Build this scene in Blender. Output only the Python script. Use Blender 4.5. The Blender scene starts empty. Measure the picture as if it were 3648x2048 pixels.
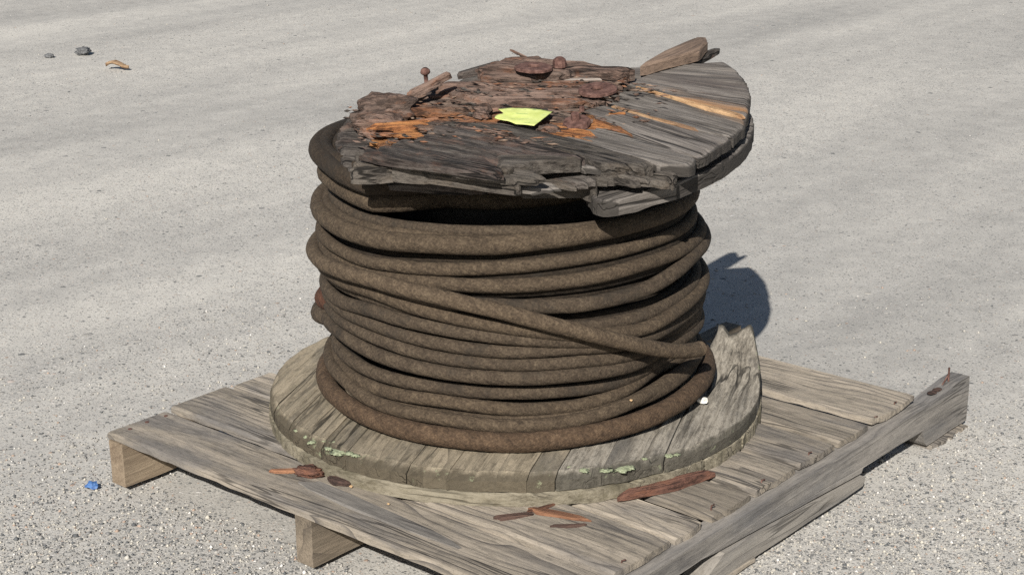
import bpy, math, random
import numpy as np
from mathutils import Vector, Matrix, noise

random.seed(7)
rng = np.random.default_rng(11)
scene = bpy.context.scene
COL = scene.collection

# ------------------------------------------------------------------ camera
cam = bpy.data.cameras.new("camera")
cam.lens = 59.71
cam.sensor_width = 36.0
cam.clip_start = 0.05
cam.clip_end = 400.0
cam_ob = bpy.data.objects.new("camera", cam)
COL.objects.link(cam_ob)
YAW, PITCH, ROLL = math.radians(131.06899), math.radians(17.614498), math.radians(-0.81319756)
f = Vector((math.cos(YAW) * math.cos(PITCH), math.sin(YAW) * math.cos(PITCH), -math.sin(PITCH)))
r0 = Vector((math.sin(YAW), -math.cos(YAW), 0))
u0 = r0.cross(f)
rr = math.cos(ROLL) * r0 + math.sin(ROLL) * u0
uu = -math.sin(ROLL) * r0 + math.cos(ROLL) * u0
M = Matrix((rr, uu, -f)).transposed().to_4x4()
M.translation = Vector((2.37215, -1.62945, 1.239075))
cam_ob.matrix_world = M
scene.camera = cam_ob

# ------------------------------------------------------------------ sky, sun, exposure
SUN_EL, SUN_AZ = math.radians(34.4), math.radians(-60.5)
world = bpy.data.worlds.new("World")
scene.world = world
world.use_nodes = True
wn = world.node_tree
wn.nodes.clear()
wo = wn.nodes.new("ShaderNodeOutputWorld")
wb = wn.nodes.new("ShaderNodeBackground")
ws = wn.nodes.new("ShaderNodeTexSky")
ws.sky_type = 'NISHITA'
ws.sun_disc = False
ws.sun_elevation = SUN_EL
ws.sun_rotation = math.radians(90) - SUN_AZ
wb.inputs["Strength"].default_value = 0.05
wn.links.new(ws.outputs[0], wb.inputs[0])
wn.links.new(wb.outputs[0], wo.inputs[0])

sun = bpy.data.lights.new("sun", 'SUN')
sun.energy = 5.0
sun.angle = math.radians(0.5)
sun.color = (1.0, 0.96, 0.90)
sun_ob = bpy.data.objects.new("sun", sun)
COL.objects.link(sun_ob)
sdir = Vector((math.cos(SUN_AZ) * math.cos(SUN_EL), math.sin(SUN_AZ) * math.cos(SUN_EL), math.sin(SUN_EL)))
sun_ob.rotation_euler = sdir.to_track_quat('Z', 'Y').to_euler()
sun_ob.location = sdir * 12

scene.view_settings.view_transform = 'Standard'
scene.view_settings.look = 'None'
scene.view_settings.exposure = 0.46
scene.view_settings.gamma = 1.0
scene.view_settings.use_curve_mapping = False
scene.cycles.use_denoising = False  # keep the fine grain of wood and gravel


# ------------------------------------------------------------------ node helpers
class NT:
    def __init__(self, name):
        self.m = bpy.data.materials.new(name)
        self.m.use_nodes = True
        self.t = self.m.node_tree
        self.t.nodes.clear()
        self.out = self.n("ShaderNodeOutputMaterial")
        self.b = self.n("ShaderNodeBsdfPrincipled")
        self.l(self.b.outputs[0], self.out.inputs[0])
        self.b.inputs["Specular IOR Level"].default_value = 0.25

    def n(self, t):
        return self.t.nodes.new(t)

    def l(self, a, b):
        self.t.links.new(a, b)

    def val(self, sock, v):
        if isinstance(v, bpy.types.NodeSocket):
            self.l(v, sock)
        else:
            sock.default_value = v

    def math(self, op, a, b=0.0, clamp=False):
        n = self.n("ShaderNodeMath")
        n.operation = op
        n.use_clamp = clamp
        self.val(n.inputs[0], a)
        self.val(n.inputs[1], b)
        return n.outputs[0]

    def coords(self, kind="Object", jitter=True):
        tc = self.n("ShaderNodeTexCoord")
        if not jitter:
            return tc.outputs[kind]
        oi = self.n("ShaderNodeObjectInfo")
        k = self.math('MULTIPLY', oi.outputs["Random"], 37.0)
        cb = self.n("ShaderNodeCombineXYZ")
        for i in range(3):
            self.l(k, cb.inputs[i])
        v = self.n("ShaderNodeVectorMath")
        v.operation = 'ADD'
        self.l(tc.outputs[kind], v.inputs[0])
        self.l(cb.outputs[0], v.inputs[1])
        return v.outputs[0]

    def scale(self, vec, s):
        m = self.n("ShaderNodeMapping")
        m.inputs["Scale"].default_value = s
        self.l(vec, m.inputs["Vector"])
        return m.outputs[0]

    def noise(self, vec, scale, detail=4, rough=0.55, dist=0.0):
        n = self.n("ShaderNodeTexNoise")
        self.l(vec, n.inputs["Vector"])
        n.inputs["Scale"].default_value = scale
        n.inputs["Detail"].default_value = detail
        n.inputs["Roughness"].default_value = rough
        n.inputs["Distortion"].default_value = dist
        return n.outputs[0]

    def voro(self, vec, scale, feature='F1', out="Distance"):
        n = self.n("ShaderNodeTexVoronoi")
        n.feature = feature
        self.l(vec, n.inputs["Vector"])
        n.inputs["Scale"].default_value = scale
        return n.outputs[out]

    def ramp(self, fac, stops, interp='LINEAR'):
        n = self.n("ShaderNodeValToRGB")
        n.color_ramp.interpolation = interp
        e = n.color_ramp.elements
        while len(e) > 1:
            e.remove(e[-1])
        for i, (p, c) in enumerate(stops):
            el = e[0] if i == 0 else e.new(p)
            el.position = p
            el.color = (c[0], c[1], c[2], 1) if not isinstance(c, float) else (c, c, c, 1)
        self.val(n.inputs[0], fac)
        return n.outputs[0]

    def step(self, fac, a, b):
        n = self.n("ShaderNodeMapRange")
        n.interpolation_type = 'SMOOTHSTEP'
        self.val(n.inputs[0], fac)
        n.inputs[1].default_value = a
        n.inputs[2].default_value = b
        return n.outputs[0]

    def mix(self, fac, a, b, mode='MIX'):
        n = self.n("ShaderNodeMix")
        n.data_type = 'RGBA'
        n.blend_type = mode
        self.val(n.inputs[0], fac)
        for s, v in ((n.inputs[6], a), (n.inputs[7], b)):
            if isinstance(v, bpy.types.NodeSocket):
                self.l(v, s)
            else:
                s.default_value = (v[0], v[1], v[2], 1)
        return n.outputs[2]

    def attr(self, name, out="Fac"):
        n = self.n("ShaderNodeAttribute")
        n.attribute_name = name
        return n.outputs[out]

    def bump(self, h, strength, dist, prev=None):
        n = self.n("ShaderNodeBump")
        n.inputs["Strength"].default_value = strength
        n.inputs["Distance"].default_value = dist
        self.l(h, n.inputs["Height"])
        if prev:
            self.l(prev, n.inputs["Normal"])
        self.l(n.outputs[0], self.b.inputs["Normal"])
        return n.outputs[0]

    def done(self, color, rough=0.85):
        self.val(self.b.inputs["Base Color"], color if isinstance(color, bpy.types.NodeSocket) else (*color, 1))
        self.val(self.b.inputs["Roughness"], rough)
        return self.m


def wood(name, light, mid, dark, rings=9.0, ring_amt=0.55, blotch=None, blotch_amt=0.0, fibre=0.5,
         edge=None, edge_amt=0.0, warm=None, warm_lo=0.6, warm_hi=0.75, bump=0.5, along=1.0, crack=0.0, knots=0.0, spread=0.26, lichen=0.0, grit=0.0, rust=(0.2, 0.075, 0.03)):
    """Weathered timber, grain along local x: broad tone, thin drifting latewood lines, fibres, checks, stains."""
    k = NT(name)
    v = k.coords()
    tone = k.noise(k.scale(v, (2.6 * along, 19, 19)), 1.0, 6, 0.72)
    warp = k.noise(k.scale(v, (1.3 * along, 4.2, 4.2)), 1.0, 3, 0.5)
    sep = k.n("ShaderNodeSeparateXYZ")
    k.l(v, sep.inputs[0])
    yz = k.math('ADD', sep.outputs[1], k.math('MULTIPLY', sep.outputs[2], 0.8))
    ph = k.math('ADD', k.math('MULTIPLY', yz, rings * 6.283 * 5), k.math('MULTIPLY', warp, rings * 9.0))
    saw = k.math('FRACT', k.math('MULTIPLY', ph, 0.159))
    kn = None
    if knots:
        kv = k.n("ShaderNodeTexVoronoi")
        k.l(k.scale(v, (3.1, 9.5, 9.5)), kv.inputs["Vector"])
        kv.inputs["Scale"].default_value = 1.0
        kn = kv.outputs["Distance"]
        # growth lines bow round the knots
        ph = k.math('ADD', ph, k.math('MULTIPLY', k.math('SUBTRACT', 1.0, k.step(kn, 0.0, 0.42)), 9.0))
        saw = k.math('FRACT', k.math('MULTIPLY', ph, 0.159))
    line = k.math('POWER', saw, 4.0)
    fade = k.step(k.noise(k.scale(v, (1.6 * along, 12, 12)), 1.0, 4, 0.6), 0.36, 0.62)
    line = k.math('MULTIPLY', k.math('MULTIPLY', line, fade), ring_amt * 1.5, True)
    fib = k.noise(k.scale(v, (11 * along, 210, 210)), 1.0, 6, 0.75)
    val = k.math('ADD', tone, k.math('MULTIPLY', k.math('SUBTRACT', fib, 0.5), fibre * 1.2))
    c = k.ramp(val, [(0.26, dark), (0.44, mid), (0.62, light)])
    if blotch:
        bn = k.noise(k.scale(v, (2.6 * along, 9, 9)), 1.0, 6, 0.65)
        c = k.mix(k.math('MULTIPLY', k.step(bn, 0.47, 0.66), blotch_amt), c, blotch)
    if warm:
        wnz = k.noise(k.scale(v, (2.0 * along, 13, 13)), 1.0, 5, 0.62)
        c = k.mix(k.step(wnz, warm_lo, warm_hi), c, warm)
    c = k.mix(line, c, dark)
    if kn is not None:
        kc = k.n("ShaderNodeSeparateColor")
        k.l(kv.outputs["Color"], kc.inputs[0])
        kf = k.math('MULTIPLY', k.math('SUBTRACT', 1.0, k.step(kn, 0.07, 0.13)), k.math('GREATER_THAN', kc.outputs[0], 0.62))
        c = k.mix(k.math('MULTIPLY', kf, knots), c, (dark[0] * 0.7, dark[1] * 0.55, dark[2] * 0.45))
    h = k.math('ADD', k.math('MULTIPLY', fib, 0.6), k.math('MULTIPLY', tone, 0.5))
    h = k.math('SUBTRACT', h, k.math('MULTIPLY', line, 0.35))
    if crack:
        cn = k.noise(k.scale(v, (3.0 * along, 42, 42)), 1.0, 2, 0.5)
        ck = k.math('SUBTRACT', 1.0, k.step(k.math('ABSOLUTE', k.math('SUBTRACT', cn, 0.5)), 0.006, 0.034))
        ck = k.math('MULTIPLY', ck, k.step(k.noise(k.scale(v, (2.2, 7, 7)), 1.0, 2, 0.5), 0.5, 0.6))
        c = k.mix(k.math('MULTIPLY', ck, crack), c, (dark[0] * 0.3, dark[1] * 0.3, dark[2] * 0.3))
        h = k.math('SUBTRACT', h, k.math('MULTIPLY', ck, 0.9))
    if grit:
        g1 = k.noise(k.scale(v, (34 * along, 95, 95)), 1.0, 5, 0.7)
        g2 = k.noise(k.scale(v, (14 * along, 30, 30)), 1.0, 5, 0.7)
        c = k.mix(k.math('MULTIPLY', k.step(g2, 0.52, 0.66), grit * 0.75), c, rust)
        c = k.mix(k.math('MULTIPLY', k.step(g1, 0.50, 0.64), grit), c, (dark[0] * 0.6, dark[1] * 0.6, dark[2] * 0.6))
        c = k.mix(k.math('MULTIPLY', k.step(g1, 0.46, 0.34), grit * 0.5), c, light)
        h = k.math('SUBTRACT', h, k.math('MULTIPLY', k.step(g1, 0.45, 0.7), 0.6 * grit))
    if edge:
        en = k.noise(v, 30, 5, 0.65)
        ef = k.math('ADD', k.attr("edge"), k.math('MULTIPLY', k.math('SUBTRACT', en, 0.5), 0.9))
        c = k.mix(k.math('MULTIPLY', k.step(ef, 0.45, 0.85), edge_amt), c, edge)
        if lichen:
            ln = k.noise(v, 75, 5, 0.7)
            lp = k.noise(v, 9, 2, 0.5)
            lm = k.math('MULTIPLY', k.step(ln, 0.57, 0.66), k.math('MULTIPLY', k.step(lp, 0.50, 0.60), k.step(k.attr("edge"), 0.35, 0.75)))
            c = k.mix(k.math('MULTIPLY', lm, lichen), c, (0.27, 0.29, 0.18))
    oi = k.n("ShaderNodeObjectInfo")
    hv = k.n("ShaderNodeHueSaturation")
    k.l(c, hv.inputs["Color"])
    k.l(k.math('ADD', k.math('MULTIPLY', oi.outputs["Random"], spread), 1.0 - spread * 0.5), hv.inputs["Value"])
    speck = k.noise(v, 300, 3, 0.6)
    c2 = k.mix(k.math('MULTIPLY', k.step(speck, 0.56, 0.72), 0.45), hv.outputs[0], dark)
    k.bump(h, bump, 0.006)
    return k.done(c2, 0.9)


MAT = {}
MAT['pallet'] = wood("weathered_pallet_pine", (0.338, 0.290, 0.230), (0.240, 0.207, 0.163), (0.09, 0.081, 0.073), rings=11, ring_amt=0.8,
                     blotch=(0.135, 0.127, 0.121), blotch_amt=0.72, fibre=0.45, bump=0.4, crack=0.7, knots=0.8, spread=0.5, grit=0.3, rust=(0.17, 0.155, 0.14))
MAT['stringer'] = wood("grey_stringer_pine", (0.235, 0.215, 0.19), (0.165, 0.152, 0.136), (0.08, 0.074, 0.07), rings=8, ring_amt=0.45,
                       blotch=(0.12, 0.119, 0.12), blotch_amt=0.55, fibre=0.6, bump=0.4, crack=0.6, grit=0.2, rust=(0.14, 0.13, 0.12))
MAT['strip'] = wood("grey_brown_split_strip", (0.30, 0.275, 0.24), (0.22, 0.20, 0.172), (0.10, 0.092, 0.085), rings=8, ring_amt=0.45,
                    blotch=(0.15, 0.15, 0.155), blotch_amt=0.5, fibre=0.55, bump=0.4, crack=0.5)
MAT['endgrain'] = wood("tan_pine_block", (0.29, 0.228, 0.16), (0.205, 0.158, 0.11), (0.13, 0.095, 0.065), rings=12, ring_amt=0.6, fibre=0.5)
MAT['brownblock'] = wood("brown_pine_block", (0.24, 0.195, 0.145), (0.165, 0.135, 0.10), (0.085, 0.07, 0.055), rings=10, ring_amt=0.6, fibre=0.6, crack=0.4)
MAT['flange_low'] = wood("lower_flange_wood", (0.34, 0.285, 0.205), (0.25, 0.21, 0.15), (0.085, 0.072, 0.052), rings=6, ring_amt=0.6,
                         blotch=(0.135, 0.122, 0.10), blotch_amt=0.7, edge=(0.066, 0.054, 0.036), edge_amt=0.85, grit=0.3, rust=(0.17, 0.15, 0.10), lichen=0.7, fibre=0.8, bump=0.6, crack=0.9)
MAT['flange_pale'] = wood("bleached_flange_wood", (0.36, 0.325, 0.268), (0.225, 0.20, 0.162), (0.075, 0.067, 0.056), rings=6, ring_amt=0.6,
                          blotch=(0.088, 0.083, 0.076), blotch_amt=0.85, edge=(0.042, 0.038, 0.028), edge_amt=0.8, lichen=0.6, fibre=1.0, bump=0.7, crack=0.9, grit=0.35, rust=(0.16, 0.14, 0.11))
MAT['flange_rim'] = wood("mossy_rim_wood", (0.255, 0.225, 0.168), (0.18, 0.158, 0.114), (0.075, 0.062, 0.042), rings=8, ring_amt=0.35,
                         blotch=(0.095, 0.084, 0.054), blotch_amt=0.7, fibre=0.8, bump=0.5, crack=0.5, grit=0.3, rust=(0.12, 0.105, 0.06))
MAT['grey'] = wood("silvered_wood", (0.178, 0.160, 0.142), (0.108, 0.096, 0.084), (0.042, 0.037, 0.033), rings=8, ring_amt=0.4,
                   blotch=(0.07, 0.06, 0.054), blotch_amt=0.8, fibre=0.9, bump=0.6, warm=(0.185, 0.12, 0.075), warm_lo=0.60, warm_hi=0.78, crack=0.8, edge=(0.035, 0.031, 0.027), edge_amt=0.9)
MAT['greyorange'] = wood("silvered_wood_with_fresh_splits", (0.175, 0.156, 0.138), (0.103, 0.09, 0.079), (0.042, 0.036, 0.032), rings=8, ring_amt=0.4,
                         blotch=(0.07, 0.058, 0.052), blotch_amt=0.75, fibre=0.9, bump=0.6, warm=(0.27, 0.14, 0.06), warm_lo=0.52, warm_hi=0.72, crack=0.8, edge=(0.035, 0.031, 0.027), edge_amt=0.9)
MAT['dark'] = wood("dark_rotten_wood", (0.100, 0.088, 0.077), (0.052, 0.044, 0.038), (0.016, 0.013, 0.011), rings=8, ring_amt=0.4,
                   blotch=(0.085, 0.058, 0.050), blotch_amt=0.5, fibre=1.1, bump=0.9, crack=0.9, grit=0.5, rust=(0.14, 0.07, 0.045))
MAT['darkgrey'] = wood("dark_grey_broken_wood", (0.118, 0.103, 0.087), (0.066, 0.056, 0.047), (0.018, 0.015, 0.012), rings=7, ring_amt=0.35,
                       blotch=(0.048, 0.042, 0.034), blotch_amt=0.6, fibre=1.0, bump=0.9, crack=0.9, grit=0.45, rust=(0.11, 0.085, 0.06))
MAT['rotred'] = wood("reddish_rotten_wood", (0.205, 0.142, 0.112), (0.12, 0.078, 0.060), (0.028, 0.019, 0.015), rings=8, ring_amt=0.45,
                     blotch=(0.098, 0.082, 0.070), blotch_amt=0.8, fibre=1.0, bump=0.9, warm=(0.22, 0.105, 0.05), warm_lo=0.60, warm_hi=0.78, crack=0.9, grit=0.6)
MAT['rot'] = wood("crumbling_purple_brown_wood", (0.175, 0.128, 0.100), (0.105, 0.072, 0.055), (0.025, 0.018, 0.014), rings=8, ring_amt=0.4,
                  blotch=(0.062, 0.05, 0.045), blotch_amt=0.7, fibre=1.1, bump=1.0, warm=(0.26, 0.11, 0.045), warm_lo=0.48, warm_hi=0.66, crack=0.9, grit=0.7)
MAT['orange'] = wood("fresh_orange_rot", (0.42, 0.195, 0.07), (0.29, 0.115, 0.042), (0.08, 0.034, 0.018), rings=8, ring_amt=0.5, fibre=1.2, bump=1.0,
                     blotch=(0.11, 0.06, 0.04), blotch_amt=0.8, crack=0.9, grit=0.6, rust=(0.40, 0.2, 0.075))
MAT['drum'] = wood("shade_black_drum_wood", (0.03, 0.026, 0.022), (0.018, 0.016, 0.013), (0.008, 0.007, 0.006))  # drum colour blackened to deepen the shade behind the upper turns
MAT['pale'] = wood("pale_split_wood", (0.30, 0.26, 0.23), (0.21, 0.18, 0.155), (0.10, 0.08, 0.07), rings=8, ring_amt=0.3, fibre=0.8)
MAT['cream'] = wood("fresh_cream_split", (0.46, 0.30, 0.165), (0.28, 0.155, 0.075), (0.11, 0.065, 0.035), rings=8, ring_amt=0.3, fibre=1.2, grit=0.6,
                    blotch=(0.16, 0.11, 0.075), blotch_amt=0.8)
MAT['tan'] = wood("tan_plank_wood", (0.25, 0.178, 0.13), (0.185, 0.13, 0.096), (0.06, 0.045, 0.035), rings=9, ring_amt=0.3, fibre=0.8)
MAT['bark'] = wood("rusty_bark", (0.27, 0.135, 0.075), (0.165, 0.078, 0.046), (0.05, 0.026, 0.019), rings=8, ring_amt=0.3, fibre=1.0, bump=0.9, crack=0.7)
MAT['rustrot'] = wood("rust_red_rot", (0.17, 0.085, 0.058), (0.105, 0.052, 0.038), (0.032, 0.018, 0.014), rings=8, ring_amt=0.3, fibre=1.0, bump=0.9, crack=0.7, grit=0.6, rust=(0.19, 0.08, 0.042))
MAT['barkdark'] = wood("dark_bark", (0.12, 0.072, 0.054), (0.068, 0.042, 0.034), (0.024, 0.017, 0.014), rings=8, ring_amt=0.3, fibre=1.0, bump=0.9, crack=0.7)


def make_rust():
    k = NT("rusty_iron")
    v = k.coords()
    a = k.noise(v, 90, 6, 0.65)
    c = k.ramp(a, [(0.3, (0.035, 0.018, 0.014)), (0.5, (0.105, 0.055, 0.044)), (0.7, (0.19, 0.11, 0.088))])
    k.bump(a, 0.7, 0.004)
    return k.done(c, 0.9)


def make_cable(name, tint, grease):
    k = NT(name)
    uv = k.coords("UV", False)
    ob = k.coords()
    sep = k.n("ShaderNodeSeparateXYZ")
    k.l(uv, sep.inputs[0])
    # six outer strands laid round the core: u in metres along, v once round
    ph = k.math('ADD', k.math('MULTIPLY', sep.outputs[0], 6.283 * 36.0), k.math('MULTIPLY', sep.outputs[1], 6.283 * 6.0))
    strand = k.math('ABSOLUTE', k.math('SINE', k.math('MULTIPLY', ph, 0.5)))
    ph2 = k.math('SUBTRACT', k.math('MULTIPLY', sep.outputs[0], 6.283 * 150.0), k.math('MULTIPLY', sep.outputs[1], 6.283 * 22.0))
    wire = k.math('SINE', ph2)
    big = k.noise(ob, 9, 5, 0.6)
    fine = k.noise(ob, 230, 5, 0.75)
    med = k.noise(ob, 55, 6, 0.7)
    val = k.math('ADD', k.math('MULTIPLY', fine, 0.62), k.math('MULTIPLY', med, 0.38))
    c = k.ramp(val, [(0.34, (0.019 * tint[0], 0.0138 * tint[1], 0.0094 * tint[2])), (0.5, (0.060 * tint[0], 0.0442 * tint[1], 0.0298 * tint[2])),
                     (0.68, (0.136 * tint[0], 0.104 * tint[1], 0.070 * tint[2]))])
    gm = k.math('MULTIPLY', k.step(k.math('ADD', k.math('MULTIPLY', big, 0.6), k.math('MULTIPLY', med, 0.45)), 0.53, 0.66), grease)
    c = k.mix(gm, c, (0.022, 0.018, 0.014))
    c = k.mix(k.math('MULTIPLY', k.math('SUBTRACT', 1.0, strand), 0.16), c, (0.05, 0.036, 0.027))
    b = k.bump(strand, 0.2, 0.004)
    b = k.bump(wire, 0.12, 0.0015, b)
    k.bump(k.math('ADD', fine, med), 0.8, 0.003, b)
    return k.done(c, 0.92)


MAT['rust'] = make_rust()
MAT['cable'] = make_cable("dusty_steel_cable", (1, 1, 1), 0.75)
MAT['cable_dark'] = make_cable("gap_shade_steel_cable", (0.36, 0.35, 0.33), 0.9)  # darkened tint puts the shade of the gaps into the recessed turns
MAT['cable_mid'] = make_cable("mid_dark_steel_cable", (0.54, 0.52, 0.50), 0.85)  # darker tint of the cable for the upper turns
MAT['cable_clean'] = make_cable("dusty_steel_cable_clean", (1.08, 1.06, 1.02), 0.3)
MAT['cable_light'] = make_cable("pale_dusty_steel_cable", (1.3, 1.27, 1.22), 0.12)
MAT['cable_red'] = make_cable("rusty_steel_cable", (1.15, 1.0, 0.9), 0.2)
MAT['cable_rust'] = make_cable("red_rusted_steel_cable", (1.25, 0.72, 0.62), 0.3)


def simple(name, c1, c2, scale, rough=0.85, bump=0.4):
    k = NT(name)
    v = k.coords()
    a = k.noise(v, scale, 5, 0.6)
    k.bump(a, bump, 0.003)
    return k.done(k.ramp(a, [(0.35, c1), (0.65, c2)]), rough)


MAT['lichen'] = simple("pale_green_lichen", (0.20, 0.22, 0.13), (0.36, 0.39, 0.26), 260, 0.95, 0.9)
MAT['chip'] = simple("white_stone", (0.55, 0.52, 0.45), (0.8, 0.78, 0.72), 120)
MAT['crumb'] = simple("tan_crumb", (0.36, 0.23, 0.12), (0.5, 0.35, 0.2), 200)
MAT['asphalt'] = simple("dark_asphalt_lump", (0.06, 0.062, 0.065), (0.17, 0.17, 0.17), 160)
MAT['leaf'] = simple("dry_orange_leaf", (0.22, 0.14, 0.085), (0.36, 0.25, 0.15), 60)
MAT['blue'] = simple("blue_foil", (0.03, 0.075, 0.20), (0.09, 0.19, 0.40), 120, 0.55)


def make_note():
    k = NT("yellow_green_paper")
    v = k.coords("Object", False)
    sep = k.n("ShaderNodeSeparateXYZ")
    k.l(v, sep.inputs[0])
    # three faint smeared lines of faded ink
    s = k.noise(k.scale(v, (90, 260, 60)), 1.0, 3, 0.5)
    row = k.math('SINE', k.math('MULTIPLY', sep.outputs[1], 6.283 / 0.022))
    ink = k.math('MULTIPLY', k.step(row, 0.5, 0.9), k.step(s, 0.52, 0.62))
    blot = k.noise(v, 45, 4, 0.6)
    c = k.ramp(blot, [(0.35, (0.47, 0.53, 0.15)), (0.65, (0.58, 0.63, 0.23))])
    c = k.mix(k.math('MULTIPLY', ink, 0.75), c, (0.17, 0.28, 0.10))
    k.b.inputs["Subsurface Weight"].default_value = 0.0
    return k.done(c, 0.7)


MAT['note'] = make_note()


def gravel_density(k, pos):
    """0 in rolled fines, 1 in loose gravel: apron round the pallet front and lanes between wheel tracks (run along Y)."""
    sep = k.n("ShaderNodeSeparateXYZ")
    k.l(pos, sep.inputs[0])
    s = k.math('SUBTRACT', k.math('MULTIPLY', sep.outputs[0], 0.656), k.math('MULTIPLY', sep.outputs[1], 0.754))
    wob = k.noise(k.scale(pos, (1.3, 0.35, 1)), 1.0, 4, 0.6)
    apron = k.step(k.math('ADD', s, k.math('MULTIPLY', k.math('SUBTRACT', wob, 0.5), 0.7)), -0.35, 0.35)
    lane = k.step(k.noise(k.scale(pos, (1.5, 0.17, 1)), 1.0, 5, 0.55, 0.3), 0.40, 0.66)
    return k.math('MAXIMUM', apron, k.math('MULTIPLY', lane, 0.75)), lane


def make_ground():
    k = NT("rolled_gravel_yard")
    tc = k.n("ShaderNodeTexCoord")
    v = tc.outputs["Object"]
    dens, lane = gravel_density(k, v)
    big = k.noise(k.scale(v, (1.0, 0.16, 1)), 1.3, 5, 0.55)
    med = k.noise(v, 14, 5, 0.62)
    fine = k.noise(v, 210, 4, 0.7)
    base = k.ramp(k.math('ADD', k.math('MULTIPLY', big, 0.72), k.math('MULTIPLY', med, 0.28)),
                  [(0.36, (0.282, 0.272, 0.252)), (0.5, (0.388, 0.372, 0.340)), (0.62, (0.492, 0.469, 0.422))])
    base = k.mix(k.math('MULTIPLY', k.math('SUBTRACT', fine, 0.5), 1.0), base, (0.9, 0.88, 0.84), 'OVERLAY')

    def stones(scale, lo, hi, seed):
        vv = k.n("ShaderNodeVectorMath")
        vv.operation = 'ADD'
        k.l(v, vv.inputs[0])
        vv.inputs[1].default_value = (seed, seed * 1.7, 0)
        # wobble the cells so that stones are not neat polygons
        wn_ = k.n("ShaderNodeTexNoise")
        k.l(vv.outputs[0], wn_.inputs["Vector"])
        wn_.inputs["Scale"].default_value = scale * 0.8
        wv = k.n("ShaderNodeVectorMath")
        wv.operation = 'MULTIPLY_ADD'
        k.l(wn_.outputs["Color"], wv.inputs[0])
        wv.inputs[1].default_value = (0.5 / scale,) * 3
        k.l(vv.outputs[0], wv.inputs[2])
        n = k.n("ShaderNodeTexVoronoi")
        k.l(wv.outputs[0], n.inputs["Vector"])
        n.inputs["Scale"].default_value = scale
        sp = k.n("ShaderNodeSeparateColor")
        k.l(n.outputs["Color"], sp.inputs[0])
        thr = k.math('SUBTRACT', 1.0, k.math('ADD', k.math('MULTIPLY', dens, hi - lo), lo))
        present = k.math('GREATER_THAN', sp.outputs[0], thr)
        inside = k.math('SUBTRACT', 1.0, k.step(n.outputs["Distance"], 0.36, 0.5))
        return k.math('MULTIPLY', present, inside), sp.outputs[1], sp.outputs[2], n.outputs["Distance"]

    h = k.math('MULTIPLY', fine, 0.25)
    col = base
    for scale, lo, hi, seed in ((330, 0.30, 0.68, 3.0), (180, 0.22, 0.50, 9.0), (95, 0.03, 0.08, 21.0), (45, 0.004, 0.008, 33.0)):
        m, g, b, d = stones(scale, lo, hi, seed)
        sc = k.ramp(g, [(0.0, (0.075, 0.08, 0.082)), (0.3, (0.175, 0.174, 0.168)), (0.58, (0.29, 0.275, 0.25)), (0.75, (0.42, 0.39, 0.34)),
                        (0.95, (0.56, 0.54, 0.51)), (0.98, (0.34, 0.24, 0.18))])
        col = k.mix(k.math('MULTIPLY', m, 0.78), col, sc)
        h = k.math('ADD', h, k.math('MULTIPLY', k.math('MULTIPLY', m, k.math('SUBTRACT', 0.6, d)), 120.0 / scale))
    k.bump(h, 0.55, 0.004)
    return k.done(col, 0.92)


MAT['ground'] = make_ground()


def make_gravel():
    k = NT("loose_gravel_stones")
    c = k.attr("tone", "Color")
    k.bump(k.noise(k.coords("Object", False), 700, 2, 0.5), 0.3, 0.001)
    return k.done(c, 0.85)


MAT['gravel'] = make_gravel()


# ------------------------------------------------------------------ object helpers
def tag(o, label=None, cat=None, group=None, kind=None):
    for key, v in (("label", label), ("category", cat), ("group", group), ("kind", kind)):
        if v:
            o[key] = v
    return o


def mesh_obj(name, verts, faces, mat, parent=None, frame=None, smooth=False, uvs=None, edge=None):
    me = bpy.data.meshes.new(name)
    me.from_pydata([tuple(v) for v in verts], [], faces)
    me.update()
    if smooth:
        me.polygons.foreach_set("use_smooth", [True] * len(me.polygons))
    if edge is not None:
        at = me.attributes.new("edge", 'FLOAT', 'POINT')
        at.data.foreach_set("value", list(edge))
    if uvs is not None:
        lay = me.uv_layers.new(name="UVMap")
        flat = []
        for p in me.polygons:
            for li in p.loop_indices:
                flat.extend(uvs[li])
        lay.data.foreach_set("uv", flat)
    me.materials.append(mat)
    o = bpy.data.objects.new(name, me)
    COL.objects.link(o)
    if parent is not None:
        o.parent = parent
    if frame is not None:
        o.matrix_local = frame
    return o


def empty(name, loc):
    o = bpy.data.objects.new(name, None)
    o.empty_display_size = 0.1
    COL.objects.link(o)
    o.location = loc
    return o


SEED = [0.0]


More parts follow.
